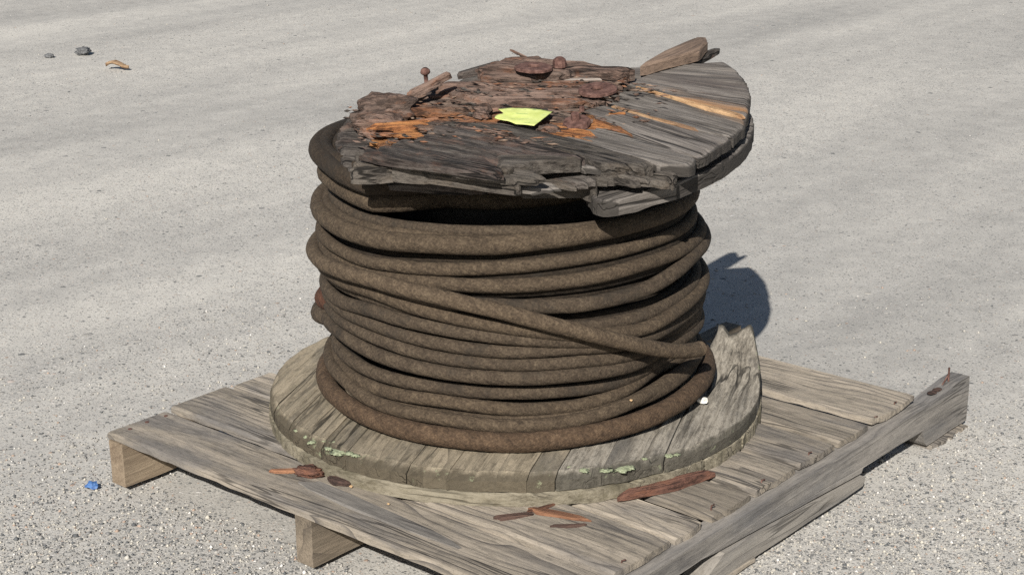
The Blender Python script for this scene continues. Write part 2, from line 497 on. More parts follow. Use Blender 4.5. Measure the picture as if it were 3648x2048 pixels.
def slab(name, poly, ang, z, thick, mat, parent, frame, rag=0.006, step=0.006, amp=0.0022, along=0.018, warp=None, tilt=(0, 0), cavern=0.0, edge_len=0.05, soft=1.0, eround=(0.004, 0.008)):
    """A board with the outline poly (2D, in frame), grain at ang. Its top face carries ridges along the grain and its ends are ragged."""
    SEED[0] += 17.3
    sd = SEED[0]
    ca, sa = math.cos(ang), math.sin(ang)
    q = [(x * ca + y * sa, -x * sa + y * ca) for x, y in poly]
    cx = sum(a for a, b in q) / len(q)
    cy = sum(b for a, b in q) / len(q)
    q = [(a - cx, b - cy) for a, b in q]
    w0, w1 = min(b for a, b in q), max(b for a, b in q)
    n = max(4, int((w1 - w0) / step))
    ln = max(a for a, b in q) - min(a for a, b in q)
    m = max(5, int(ln / along))
    rows = []
    for j in range(n + 1):
        t = j / n
        w = w0 + (w1 - w0) * (0.012 + 0.976 * t)
        xs = []
        for i in range(len(q)):
            (a0, b0), (a1, b1) = q[i], q[(i + 1) % len(q)]
            if (b0 <= w < b1) or (b1 <= w < b0):
                xs.append(a0 + (a1 - a0) * (w - b0) / (b1 - b0))
        if len(xs) < 2:
            continue
        a, b = min(xs), max(xs)
        e0 = rag * 2.2 * (noise.noise((w * 55, sd, 1)) + 0.6 * noise.noise((w * 170, sd, 4)))
        e1 = rag * 2.2 * (noise.noise((w * 55, sd, 7)) + 0.6 * noise.noise((w * 170, sd, 9)))
        if b - a > 4 * rag:
            a, b = a + e0, b + e1
        rows.append((w, a, b))
    verts, edge = [], []

    def height(x, w, s, t):
        g = noise.noise((x * 4, w * 150, sd)) + 0.7 * noise.noise((x * 9, w * 330, sd + 3)) + 0.8 * noise.noise((x * 2, w * 45, sd + 5))
        h = amp * g
        if cavern:
            c = noise.noise((x * 9, w * 26, sd + 8))
            h += cavern * min(0.0, c + 0.05) * 2.2 + cavern * 0.5 * noise.noise((x * 22, w * 60, sd + 2))
        rim = min(s, 1 - s) * (b - a)
        h -= eround[0] * max(0, 1 - rim / eround[1]) ** 2
        rw = min(t, 1 - t) * (w1 - w0)
        h -= 0.003 * soft * max(0, 1 - rw / 0.007) ** 2
        h += tilt[0] * x + tilt[1] * w
        if warp:
            h += warp(x, w)
        return h

    R = len(rows)
    for j, (w, a, b) in enumerate(rows):
        for i in range(m + 1):
            s = i / m
            s2 = 0.5 - 0.5 * math.cos(math.pi * s) if m < 9 else s
            x = a + (b - a) * s2
            hh = height(x, w, s2, j / max(1, R - 1))
            verts.append((x, w, hh))
            ed = min(s2, 1 - s2) * (b - a)
            edge.append(max(0.0, 1 - ed / edge_len))
    top = len(verts)
    for j, (w, a, b) in enumerate(rows):
        for i in range(m + 1):
            x, w_, h = verts[j * (m + 1) + i]
            jit = 0.0025 * noise.noise((x * 30, w * 60, sd + 30))
            lo = -thick + (warp(x, w) if warp else 0) + tilt[0] * x + tilt[1] * w + jit
            s = i / m
            pull = 0.0
            verts.append((x + pull, w_, min(lo, h - 0.002)))
            edge.append(edge[j * (m + 1) + i])
    faces = []
    W = m + 1
    for j in range(R - 1):
        for i in range(m):
            a = j * W + i
            faces.append((a, a + 1, a + W + 1, a + W))
            b = top + a
            faces.append((b, b + W, b + W + 1, b + 1))
    for i in range(m):
        faces.append((i, top + i, top + i + 1, i + 1))
        a = (R - 1) * W + i
        faces.append((a, a + 1, top + a + 1, top + a))
    for j in range(R - 1):
        a = j * W
        faces.append((a, a + W, top + a + W, top + a))
        a = j * W + m
        faces.append((a, top + a, top + a + W, a + W))
    F = frame @ Matrix.Translation((cx * ca - cy * sa, cx * sa + cy * ca, z)) @ Matrix.Rotation(ang, 4, 'Z')
    if parent is not None:
        F = Matrix.Translation(-Vector(parent.location)) @ F
    return mesh_obj(name, verts, faces, mat, parent, F, edge=edge)


def ico(sub):
    import bmesh
    bm = bmesh.new()
    bmesh.ops.create_icosphere(bm, subdivisions=sub, radius=1.0)
    v = [x.co.copy() for x in bm.verts]
    fc = [tuple(y.index for y in x.verts) for x in bm.faces]
    bm.free()
    return v, fc


ICO = {s: ico(s) for s in (1, 2, 3, 4)}


def blob(name, world, size, mat, parent=None, rot=0.0, rough=0.35, freq=2.2, sub=3, flat=False, frame_rot=None, stretch=1.0):
    SEED[0] += 9.1
    sd = SEED[0]
    vs, fs = ICO[sub]
    out = []
    for v in vs:
        d = 1 + rough * (noise.noise((v.x * freq / stretch + sd, v.y * freq * 1.3, v.z * freq)) +
                         0.5 * noise.noise((v.x * freq * 2.6 / stretch + sd, v.y * freq * 3.4, v.z * freq * 3)) +
                         0.32 * noise.noise((v.x * freq * 6 / stretch + sd, v.y * freq * 8, v.z * freq * 8)))
        p = Vector((v.x * size[0] * d, v.y * size[1] * d, v.z * size[2] * d))
        if flat and p.z < -size[2] * 0.25:
            p.z = -size[2] * 0.25
        out.append(p)
    F = Matrix.Translation(world) @ (frame_rot.to_4x4() if frame_rot else Matrix.Identity(4)) @ Matrix.Rotation(rot, 4, 'Z')
    if parent is not None:
        F = Matrix.Translation(-Vector(parent.location)) @ F
    o = mesh_obj(name, out, fs, mat, parent, F, smooth=sub > 2)
    return o


def tube(name, pts, rad, mat, parent=None, closed=False, seg=14, lump=0.0, up=Vector((0, 0, 1)), caps=True, radii=None):
    SEED[0] += 5.7
    sd = SEED[0]
    n = len(pts)
    verts, uvs, faces = [], [], []
    org = Vector(parent.location) if parent is not None else Vector((0, 0, 0))
    L = 0.0
    dist = []
    for i, p_ in enumerate(pts):
        if i:
            L += (pts[i] - pts[i - 1]).length
        dist.append(L)
    for i, p_ in enumerate(pts):
        a = pts[i - 1] if (i > 0 or closed) else pts[i]
        b = pts[(i + 1) % n] if (i < n - 1 or closed) else pts[i]
        t = (b - a).normalized()
        s = t.cross(up)
        s = s.normalized() if s.length > 1e-5 else Vector((1, 0, 0))
        w = s.cross(t).normalized()
        rd = radii[i] if radii else rad
        for j in range(seg):
            th = 2 * math.pi * j / seg
            d = s * math.cos(th) + w * math.sin(th)
            k = rd * (1 + lump * noise.noise((p_.x * 24 + sd, p_.y * 24, p_.z * 24 + j * 0.35)))
            verts.append(p_ + d * k - org)
    lim = n if closed else n - 1
    for i in range(lim):
        i2 = (i + 1) % n
        for j in range(seg):
            j2 = (j + 1) % seg
            faces.append((i * seg + j, i * seg + j2, i2 * seg + j2, i2 * seg + j))
            u0_, u1_ = dist[i], (dist[i2] if i2 else L + (pts[0] - pts[-1]).length)
            v0, v1 = j / seg, (j + 1) / seg
            uvs += [(u0_, v0), (u0_, v1), (u1_, v1), (u1_, v0)]
    if caps and not closed:
        faces.append(tuple(range(seg)))
        uvs += [(0, 0)] * seg
        faces.append(tuple((n - 1) * seg + seg - 1 - j for j in range(seg)))
        uvs += [(L, 0)] * seg
    return mesh_obj(name, verts, faces, mat, parent, None, smooth=True, uvs=uvs)


I4 = Matrix.Identity(4)

# ------------------------------------------------------------------ ground
def axis(lo, hi, dlo, dhi, fine, coarse):
    a = list(np.arange(lo, dlo, coarse)) + list(np.arange(dlo, dhi, fine)) + list(np.arange(dhi, hi + coarse, coarse))
    return a


GL = 0.010  # the yard lies a little below the stringers, which rest on thin bottom boards
gx = axis(-60, 60, -9, 5, 0.12, 3.0)
gy = axis(-60, 120, -4, 10, 0.12, 3.0)
gv = []
for y in gy:
    for x in gx:
        near = max(abs(x - 0.5), abs(y - 0.55))
        k_ = min(1.0, max(0.0, (near - 0.7) / 0.6))
        z = (noise.noise((x * 1.1, y * 0.16, 2.0)) - 0.9) * 0.012 * k_ + 0.004 * k_ * noise.noise((x * 3, y * 2, 5))
        gv.append((x, y, min(0.0, z) - GL))
W_ = len(gx)
gf = [(j * W_ + i, j * W_ + i + 1, (j + 1) * W_ + i + 1, (j + 1) * W_ + i) for j in range(len(gy) - 1) for i in range(W_ - 1)]
ground = mesh_obj("ground", gv, gf, MAT['ground'], smooth=True)
tag(ground, "pale rolled gravel yard with wheel tracks", kind="structure")


def gz(x, y):
    near = max(abs(x - 0.5), abs(y - 0.55))
    k_ = min(1.0, max(0.0, (near - 0.7) / 0.6))
    return min(0.0, (noise.noise((x * 1.1, y * 0.16, 2.0)) - 0.9) * 0.012 * k_ + 0.004 * k_ * noise.noise((x * 3, y * 2, 5))) - GL


def build_gravel():
    iv = np.array([(1, 0, 0), (-0.9, 0.3, 0.1), (0.1, 1, 0), (0, -1, 0.1), (0.15, 0.1, 1), (0, 0, -1)], float)
    ifc = np.array([(0, 2, 4), (2, 1, 4), (1, 3, 4), (3, 0, 4), (2, 0, 5), (1, 2, 5), (3, 1, 5), (0, 3, 5)])
    pts, sizes = [], []
    tries = 0
    while len(pts) < 120000 and tries < 1000000:
        tries += 1
        # most stones close to the pallet, where they can be told apart
        u = random.random()
        if u < 0.62:
            x, y = random.uniform(-0.8, 2.2), random.uniform(-0.8, 2.0)
        else:
            x, y = random.uniform(-6, 2.6), random.uniform(-0.6, 7)
        if 0.06 < x < 0.98 and 0.05 < y < 1.1:
            continue
        s = 0.656 * x - 0.754 * y
        wob = noise.noise((x * 1.3, y * 0.4, 3)) * 0.25 + 0.12 * noise.noise((x * 6, y * 6, 7))
        ap = min(1, max(0, (s + wob + 0.42) / 0.7))
        ln = min(1, max(0, noise.noise((x * 1.5, y * 0.17, 8)) * 1.6 + 0.25))
        if random.random() > max(ap ** 1.3, 0.14 * ln, 0.02):
            continue
        pts.append((x, y, gz(x, y)))
        sizes.append(0.0011 + 0.0025 * random.random() ** 1.7 + (0.003 * random.random() if random.random() < 0.02 else 0))
    n = len(pts)
    P = np.array(pts)
    S = np.array(sizes)
    tones = np.array([(0.10, 0.104, 0.106), (0.175, 0.173, 0.168), (0.25, 0.24, 0.225), (0.31, 0.295, 0.27), (0.39, 0.37, 0.33),
                      (0.44, 0.41, 0.35), (0.52, 0.50, 0.47), (0.34, 0.255, 0.20)])
    tw = np.array([.15, .16, .18, .19, .15, .10, .04, .03])
    T = tones[rng.choice(len(tones), n, p=tw / tw.sum())] * rng.uniform(0.85, 1.15, (n, 1))
    ang = rng.uniform(0, 6.28, n)
    sx = S[:, None] * rng.uniform(0.7, 1.5, (n, 3)) * np.array([1, 1, 0.7])
    jit = rng.uniform(0.72, 1.18, (n, len(iv)))
    V = iv[None] * jit[:, :, None] * sx[:, None, :]
    c, s_ = np.cos(ang)[:, None], np.sin(ang)[:, None]
    X = V[:, :, 0] * c - V[:, :, 1] * s_
    Y = V[:, :, 0] * s_ + V[:, :, 1] * c
    V = np.stack([X, Y, V[:, :, 2]], -1) + P[:, None, :] + np.array([0, 0, 1])[None, None] * (S * 0.28)[:, None, None]
    nv, nf = len(iv), len(ifc)
    F = (ifc[None] + (np.arange(n) * nv)[:, None, None]).reshape(-1, 3)
    me = bpy.data.meshes.new("gravel")
    me.vertices.add(n * nv)
    me.vertices.foreach_set("co", V.reshape(-1).astype(np.float32))
    me.loops.add(F.size)
    me.loops.foreach_set("vertex_index", F.reshape(-1).astype(np.int32))
    me.polygons.add(len(F))
    me.polygons.foreach_set("loop_start", (np.arange(len(F)) * 3).astype(np.int32))
    me.update(calc_edges=True)
    at = me.attributes.new("tone", 'FLOAT_COLOR', 'POINT')
    cc = np.ones((n, nv, 4), np.float32)
    cc[:, :, :3] = T[:, None, :]
    at.data.foreach_set("color", cc.reshape(-1))
    me.materials.append(MAT['gravel'])
    o = bpy.data.objects.new("gravel", me)
    COL.objects.link(o)
    tag(o, "loose crushed stone scattered over the yard", kind="stuff")


build_gravel()

# ------------------------------------------------------------------ pallet
pallet = tag(empty("pallet", (0.0, 0.0, 0.0)), "weathered grey wooden pallet under the cable reel", "pallet")
H = 0.0962
BT = 0.0125


def board(y0, y1, yr0, yr1, x0=0.0, x1=1.018, z=H, warp=None, tilt=(0, 0), mat='pallet', name="deck_board"):
    poly = [(x0, y0), (x1, yr0), (x1 + 0.004, (yr0 + yr1) / 2), (x1, yr1), (x0, y1)]
    return slab(name, poly, math.atan2(yr0 - y0, x1 - x0), z, BT, MAT[mat], pallet, I4, rag=0.0004, amp=0.0006, warp=warp, tilt=tilt, step=0.0055, along=0.03, eround=(0.0012, 0.003))


board(0.000, 0.135, -0.004, 0.128, x0=-0.004)
board(0.147, 0.283, 0.138, 0.282, x0=-0.012, warp=lambda x, w: 0.0015)
board(0.297, 0.395, 0.292, 0.366, x0=-0.012, warp=lambda x, w: -0.002 + 0.009 * max(0.0, (x - 0.30) / 0.20) ** 1.5 * max(0.0, w / 0.05 + 0.2))
board(0.412, 0.516, 0.390, 0.502, x0=-0.008, warp=lambda x, w: -0.0015)
board(0.527, 0.642, 0.512, 0.636)
board(0.654, 0.765, 0.646, 0.761, warp=lambda x, w: 0.001)
board(0.777, 0.882, 0.772, 0.876)
board(0.894, 1.045, 0.887, 1.043, warp=lambda x, w: 0.0015 + 0.004 * (w / 0.07) ** 2)


def stringer_mesh(profile, x0, x1, wob=0.0):
    """profile: outline in (y, z); extruded from x0 to x1 with slightly uneven faces."""
    ring = []
    for i in range(len(profile)):
        (ya, za), (yb, zb) = profile[i], profile[(i + 1) % len(profile)]
        k_ = max(1, int(math.hypot(yb - ya, zb - za) / 0.03))
        for t in range(k_):
            ring.append((ya + (yb - ya) * t / k_, za + (zb - za) * t / k_))
    vs = []
    for side, x in ((0, x0), (1, x1)):
        for y, z in ring:
            vs.append((x + 0.0018 * noise.noise((y * 9, z * 30, x * 7)), y + 0.001 * noise.noise((y * 50, z * 60, x)), z + 0.0016 * noise.noise((y * 14, x * 8, 3 + z * 10))))
    n = len(ring)
    fs = [tuple(range(n - 1, -1, -1)), tuple(range(n, 2 * n))]
    for i in range(n):
        j = (i + 1) % n
        fs.append((i, j, n + j, n + i))
    return vs, fs


def stringer(x0, x1, profile, mat, name="stringer", label=None):
    vs, fs = stringer_mesh(profile, x0, x1)
    # swap axes so that the grain (local x) runs along the stringer
    o = mesh_obj(name, [(y, -(x - x0), z) for x, y, z in vs], fs, mat, pallet, Matrix.Translation((x0, 0, 0)) @ Matrix.Rotation(math.pi / 2, 4, 'Z'))
    if label:
        o["label"] = label
    return o


SB, ST = 0.0008, H - BT - 0.0012
full = [(0, SB), (0.150, SB), (0.168, 0.040), (0.372, 0.046), (0.384, SB), (0.81, SB), (0.815, 0.037), (1.035, 0.037), (1.05, SB), (1.218, SB), (1.218, ST), (0, ST)]
stringer(0.0005, 0.0385, full, MAT['endgrain'], label="tan stringer under the left end of the boards")
stringer(0.487, 0.525, full, MAT['brownblock'])
right = [(-0.004, SB), (0.150, SB), (0.168, 0.044), (0.330, 0.052), (0.372, 0.047), (0.55, 0.041), (0.70, 0.034), (0.815, 0.029), (0.822, 0.037), (1.035, 0.037), (1.05, 0.008), (1.056, SB), (1.216, SB), (1.219, 0.060), (1.217, 0.0905), (1.17, 0.0915), (1.12, 0.086), (1.06, 0.080), (0.9, ST), (0, ST)]
stringer(1.0035, 1.0415, right, MAT['stringer'], label="notched stringer along the right edge, its far end standing clear of the boards")
strip = [(0.300, 0.000), (0.372, 0.000), (0.60, 0.003), (0.815, 0.006), (0.821, 0.016), (0.817, 0.0235), (0.70, 0.0295), (0.55, 0.0365), (0.385, 0.0425), (0.36, 0.030), (0.345, 0.024)]
stringer(1.008, 1.0475, strip, MAT['strip'], name="split_strip", label="lower strip cracked off the right stringer between its two notches")
# far bottom board under the stringers, and two hidden ones
for y0, y1, xe in ((1.065, 1.212, 1.049), (0.55, 0.65, 1.0), (0.17, 0.19, 0.96)):
    slab("bottom_board", [(0.06, y0), (xe, y0), (xe, y1), (0.06, y1)], 0.0, 0.0002, 0.0100, MAT['pallet'], pallet, I4, rag=0.003, amp=0.0005, along=0.05)
# the chip left on the ground end of the strip
slab("split_strip", [(1.02, 0.30), (1.05, 0.31), (1.05, 0.47), (1.035, 0.50), (1.02, 0.42)], math.pi / 2, 0.004, 0.009, MAT['pallet'], pallet, I4, rag=0.004, amp=0.001)


def nail(pts, rad=0.0017, head=True, parent=pallet, mat='rust'):
    P = [Vector(q) for q in pts]
    o = tube("nail", P, rad, MAT[mat], parent, seg=6)
    return o


def nail_flat(x, y, z=H - 0.0004, rad=0.0036):
    vs = [(rad * math.cos(a) * random.uniform(0.85, 1.15), rad * math.sin(a), 0.0012) for a in np.linspace(0, 6.283, 9)[:-1]]
    vs2 = [(v[0] * 1.05, v[1] * 1.05, -0.003) for v in vs]
    fs = [tuple(range(8))] + [(i, 8 + i, 8 + (i + 1) % 8, (i + 1) % 8) for i in range(8)]
    return mesh_obj("nail_head", vs + vs2, fs, MAT['rust'], pallet, Matrix.Translation((x, y, z)))


for y in (0.035, 0.075, 0.115, 0.18, 0.25):
    nail_flat(0.016 + random.uniform(-0.004, 0.004), y)
for y, lean in ((0.092, 0.007), (0.172, 0.006), (0.410, 0.009), (0.545, 0.006), (0.690, 0.007), (0.900, 0.005), (0.985, 0.008)):
    x = 1.010 + random.uniform(-0.008, 0.004)
    q_ = random.uniform(-0.006, 0.006)
    nail([(x, y, H - 0.006), (x + 0.001, y + q_ * 0.4, H + lean * 0.6), (x + 0.006, y + q_, H + lean)], 0.0014)
nail([(1.024, 1.165, 0.085), (1.0235, 1.166, 0.105), (1.022, 1.169, 0.118)], 0.0019)
nail([(1.020, 1.140, 0.083), (1.0235, 1.166, 0.106)], 0.0015)
for y in (1.10, 1.12, 1.19):
    o = blob("rust_scale", (1.024, y, 0.0885), (0.008, 0.011, 0.0012), MAT['barkdark'], pallet, sub=2)

# grey skin flaking on the front board
slab("peeling_grain", [(0.405, 0.062), (0.44, 0.098), (0.56, 0.085), (0.70, 0.082), (0.82, 0.055), (0.70, 0.050), (0.55, 0.048)], -0.03, H + 0.0020, 0.0035, MAT['stringer'], pallet, I4, rag=0.012, amp=0.0004, along=0.02)

# ------------------------------------------------------------------ reel
CX, CY = 0.5051, 0.5178
RB = 0.116  # underside of the lower flange in the reel's own measure; the finished reel is set down on the deck at the end
reel = tag(empty("cable_reel", (CX, CY, RB)), "rotting wooden cable reel with a broken top flange, standing on the pallet", "cable reel")


def disc_planks(name, az, R, zt, th, cuts, mats, rag=0.0015, warp=None, endcut=None, amp=0.0018, soft=1.0):
    ang = math.radians(az)
    fr = Matrix.Translation((CX, CY, 0)) @ Matrix.Rotation(ang, 4, 'Z')
    for i in range(len(cuts) - 1):
        a, b = cuts[i] + random.choice((-0.0005, -0.0004, 0.0009)), cuts[i + 1] - random.choice((-0.0005, -0.0004, -0.0003))
        pts = []
        k_ = 14
        for j in range(k_ + 1):
            w = a + (b - a) * j / k_
            pts.append((math.sqrt(max(0.0004, R * R - w * w)), w))
        for j in range(k_, -1, -1):
            w = a + (b - a) * j / k_
            pts.append((-math.sqrt(max(0.0004, R * R - w * w)), w))
        if endcut and i in endcut:
            lim = endcut[i]
            pts = [(min(x, lim + 0.016 * math.sin(w * 150)), w) for x, w in pts]
        if endcut and i == 0:
            # the outermost plank: warped up and snapped off in two jagged points
            prof = np.interp([p_[1] for p_ in pts[:k_ + 1]], [-0.434, -0.425, -0.405, -0.388, -0.372, -0.352, -0.335, -0.32], [0.02, 0.12, 0.20, 0.268, 0.250, 0.238, 0.276, 0.290])
            pts = [(float(a_), p_[1]) for a_, p_ in zip(prof, pts[:k_ + 1])] + pts[k_ + 1:]
        m = mats[i % len(mats)] if not isinstance(mats, dict) else mats.get(i, mats['*'])
        zj = random.uniform(-0.0008, 0.0008)
        cm = sum(p_[1] for p_ in pts) / len(pts)
        cxm = sum(p_[0] for p_ in pts) / len(pts)
        wf = (lambda i_, c_, x_: (lambda x, w: warp(i_, x + x_, w + c_)))(i, cm, cxm) if warp else None
        slab(name, pts, 0.0, zt + zj, th, MAT[m], reel, fr, rag=rag, amp=amp, warp=wf, along=0.022, step=0.005, edge_len=0.05, soft=soft, eround=(0.008, 0.016) if soft < 1 else (0.004, 0.008))


# lower flange, bottom layer then top layer (local w runs to -1 x the right-hand side seen from the front)
disc_planks("rim_plank", 26, 0.4365, 0.1405, 0.0245, [-0.436, -0.33, -0.22, -0.11, 0.0, 0.12, 0.23, 0.33, 0.436], {'*': 'flange_rim', 7: 'darkgrey', 6: 'darkgrey'}, amp=0.0012)


def lowwarp(i, x, w):
    right_ = max(0.0, (-w - 0.20) / 0.2)
    far = max(0.0, (x - 0.02) / 0.28)
    return 0.072 * min(1.3, right_) * min(1.2, far) ** 1.6 - 0.002 * right_


disc_planks("flange_plank", 116, 0.4345, 0.1662, 0.0255, [-0.434, -0.320, -0.235, -0.170, -0.128, -0.080, -0.046, -0.004, 0.034, 0.062, 0.110, 0.148, 0.176, 0.228, 0.262, 0.312, 0.365, 0.434],
            {'*': 'flange_low', 0: 'flange_pale', 1: 'flange_pale', 2: 'flange_pale'}, warp=lowwarp, endcut={0: 0.275, 1: 0.10, 2: 0.12}, rag=0.0012, soft=0.25)

# lichen spots on the rim of the lower flange
for az, rad_, s in ((-107.5, .427, .006), (-103, .425, .007), (-99.5, .432, .008), (-97.5, .418, .005), (-94.2, .427, .008), (-90.8, .425, .017), (-88.0, .423, .008), (-86.2, .424, .008),
                    (-34.5, .42, .010), (-29.7, .428, .011), (-26.0, .43, .018), (-24.5, .431, .010), (-14, .425, .009), (-12.4, .43, .006), (-37.0, .405, .005), (-20, .42, .005), (-95.5, .41, .005)):
    a = math.radians(az)
    blob("lichen_patch", (CX + rad_ * math.cos(a), CY + rad_ * math.sin(a), 0.1648 - 0.003 * (rad_ > .424)), (s * 0.95, s * 0.72, 0.0014), MAT['lichen'], reel, rot=random.uniform(0, 3), rough=0.7, freq=3.0, sub=3)

# drum staves the cable is wound on
vs, fs = [], []
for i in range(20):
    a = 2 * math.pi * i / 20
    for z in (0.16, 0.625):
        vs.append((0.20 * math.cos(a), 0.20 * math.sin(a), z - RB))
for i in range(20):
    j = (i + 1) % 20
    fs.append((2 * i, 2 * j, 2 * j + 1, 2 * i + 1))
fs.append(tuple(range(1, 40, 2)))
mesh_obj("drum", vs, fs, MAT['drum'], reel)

# top flange: a tilted frame, sagging towards the front right
O = Vector((0.49268209, 0.50875008, 0.66401613))
EX = Vector((0.99814535, 0.0, -0.06087586))
EY = Vector((0.00550192, 0.99590741, 0.09021178))
EN = Vector((0.06062672, -0.0903794, 0.99406034))
TF = Matrix((EX, EY, EN)).transposed().to_4x4()
TF.translation = O
TROT = Matrix((EX, EY, EN)).transposed()


def tp(x, y, z):
    return O + EX * x + EY * y + EN * z


TOP = [
    ('T1', [[0.0271, 0.268], [0.0445, 0.2949], [0.0761, 0.3141], [0.1221, 0.3761], [0.1647, 0.4264], [0.2112, 0.3933], [0.2428, 0.3669], [0.2768, 0.3332], [0.1627, 0.3077], [0.1137, 0.2773], [0.0564, 0.2465]], 0.375, 0, 0.019, 'grey'),
    ('T2', [[0.0777, 0.2188], [0.12, 0.2688], [0.1691, 0.2986], [0.2831, 0.3237], [0.3115, 0.2873], [0.3605, 0.2087], [0.3779, 0.1756], [0.3056, 0.1735], [0.2176, 0.1899], [0.1393, 0.2022], [0.1065, 0.2054]], 0.13, 0.002, 0.019, 'greyorange'),
    ('T3', [[0.1226, 0.1138], [0.1166, 0.1683], [0.1364, 0.206], [0.2142, 0.1947], [0.3037, 0.1763], [0.3741, 0.1801], [0.3942, 0.146], [0.4104, 0.0873], [0.3524, 0.0802], [0.2673, 0.0826], [0.1714, 0.0972]], -0.061, -0.002, 0.019, 'grey'),
    ('T4', [[0.1355, 0.0521], [0.1329, 0.1007], [0.1783, 0.0883], [0.2737, 0.0739], [0.3584, 0.0716], [0.4145, 0.0786], [0.4254, 0.0037], [0.4273, -0.0314], [0.2999, -0.0115], [0.2329, 0.0025]], -0.174, 0, 0.019, 'greyorange'),
    ('L4', [[0.0601, -0.0918], [0.1209, -0.0726], [0.1834, -0.0368], [0.2352, 0.0012], [0.3153, -0.0204], [0.4279, -0.0372], [0.4405, -0.0592], [0.4404, -0.0725], [0.398, -0.0907], [0.2483, -0.0771]], 0.035, 0.002, 0.019, 'grey'),
    ('L3', [[-0.0085, -0.1517], [0.083, -0.1076], [0.1521, -0.0894], [0.2615, -0.0937], [0.3986, -0.1068], [0.3929, -0.1242], [0.332, -0.1629], [0.2819, -0.1438], [0.1109, -0.1394]], 0.036, 0.008, 0.022, 'darkgrey'),
    ('L2', [[0.0489, -0.2581], [0.0198, -0.1812], [0.1334, -0.1645], [0.2998, -0.1659], [0.3122, -0.1746], [0.2599, -0.2357], [0.2495, -0.2785], [0.1456, -0.2617]], 0.146, 0.018, 0.024, 'dark'),
    ('L1', [[0.040, -0.372], [0.030, -0.30], [0.06, -0.255], [0.1485, -0.262], [0.2591, -0.2895], [0.272, -0.318], [0.2256, -0.326], [0.17, -0.338], [0.11, -0.362]], 0.11, 0.022, 0.012, 'dark'),
    ('H1', [[-0.1372, -0.0008], [-0.0884, 0.0476], [-0.0187, 0.1045], [0.0276, 0.1352], [0.0935, 0.193], [0.1238, 0.1643], [0.144, 0.1328], [0.1483, 0.0812], [0.0957, 0.0271], [0.0545, 0.0033], [-0.0194, -0.0296], [-0.0735, -0.0378], [-0.1095, -0.026]], 0.589, 0.012, 0.03, 'rotred'),
    ('H2', [[-0.1071, 0.06], [-0.1037, 0.0965], [-0.1104, 0.1331], [-0.1051, 0.1685], [-0.0828, 0.1809], [-0.0439, 0.1708], [0.0228, 0.1935], [0.097, 0.2045], [0.1131, 0.2126], [0.1058, 0.1797], [0.0531, 0.1556], [0.0112, 0.1047], [-0.0079, 0.0773], [-0.0387, 0.0626], [-0.0874, 0.0474]], 0.443, 0.03, 0.022, 'rotred'),
    ('H3', [[-0.0178, 0.1136], [0.0006, 0.1477], [0.044, 0.1929], [0.0949, 0.2018], [0.1068, 0.1864], [0.0646, 0.1539], [0.0228, 0.1156]], 0.625, 0.016, 0.01, 'pale'),
    ('R1', [[-0.2041, 0.0327], [-0.1319, -0.0073], [-0.0667, -0.0233], [-0.0045, 0.022], [0.0394, 0.0353], [0.0749, 0.0521], [0.1196, 0.0719], [0.1543, 0.0534], [0.1843, -0.0332], [0.1325, -0.0888], [0.0487, -0.1064], [-0.0045, -0.1568], [-0.036, -0.2083], [-0.1081, -0.1451], [-0.1551, -0.075]], 0.516, 0.0, 0.02, 'rot'),
]
PLANK_LABEL = {'T2': "silvered plank with a fresh orange split near the right rim", 'H1': "reddish decayed board across the hub",
               'H2': "reddish decayed board along the broken back edge", 'R1': "crumbling purple-brown board under the note", 'H3': "pale split sliver of board"}
for nm, poly, ang, dz, th, m in TOP:
    rot = m in ('rot', 'rotred', 'dark')
    o = slab("top_plank", poly, ang, dz, th, MAT[m], reel, TF, rag=0.007 if rot else 0.0012, amp=0.0030 if rot else 0.0016, step=0.005, along=0.012,
             cavern=0.009 if nm in ('R1',) else (0.006 if rot else 0.0), edge_len=0.005)
    if nm in PLANK_LABEL:
        o["label"] = PLANK_LABEL[nm]

# rotten layer under the top planks
slab("rotten_core", [[-0.0738, -0.3134], [-0.1707, -0.225], [-0.2208, -0.1293], [-0.2254, -0.0262], [-0.2158, 0.1201], [-0.1886, 0.2332], [0.0116, 0.3615], [0.1655, 0.3955], [0.3037, 0.2543], [0.3811, 0.0172], [0.3513, -0.0371], [0.2467, -0.1057], [0.1973, -0.1924], [0.1494, -0.2504], [0.0469, -0.3044], [-0.0101, -0.3356]],
     0.45, -0.024, 0.035, MAT['dark'], reel, TF, rag=0.004, amp=0.004, step=0.006, along=0.012, cavern=0.010)
# broken ends along the front
FRONT = [
    ([[0.0873, -0.3557], [0.1289, -0.3336], [0.146, -0.3165], [0.1992, -0.3033], [0.2537, -0.2929], [0.2842, -0.2829], [0.2197, -0.2171], [0.082, -0.2021], [0.0323, -0.2865]], 0.25, 0.008, 0.027, 'darkgrey', 0.005),
    ([[0.0443, -0.396], [0.0868, -0.3555], [0.049, -0.295], [-0.0201, -0.3228]], 0.6, 0.004, 0.024, 'darkgrey', 0.004),
    ([[0.2322, -0.225], [0.297, -0.1679], [0.3365, -0.169], [0.3444, -0.176], [0.2842, -0.1126], [0.1885, -0.1722]], 0.72, -0.018, 0.036, 'darkgrey', 0.002),
    ([[0.195, -0.2437], [0.3103, -0.1741], [0.3151, -0.184], [0.2647, -0.2413], [0.2564, -0.2846], [0.247, -0.2829]], 0.5, 0.02, 0.022, 'darkgrey', 0.003),
    ([[0.3953, -0.1072], [0.3982, -0.0854], [0.4143, -0.0763], [0.435, -0.0971], [0.4366, -0.1096], [0.4075, -0.0981]], 0.3, -0.008, 0.02, 'darkgrey', 0.002),
    ([[0.02, -0.28], [0.10, -0.26], [0.20, -0.20], [0.27, -0.12], [0.32, -0.06], [0.25, -0.02], [0.05, -0.10]], 0.4, -0.014, 0.015, 'dark', 0.003),  # dark filler slab set in behind the broken ends
]
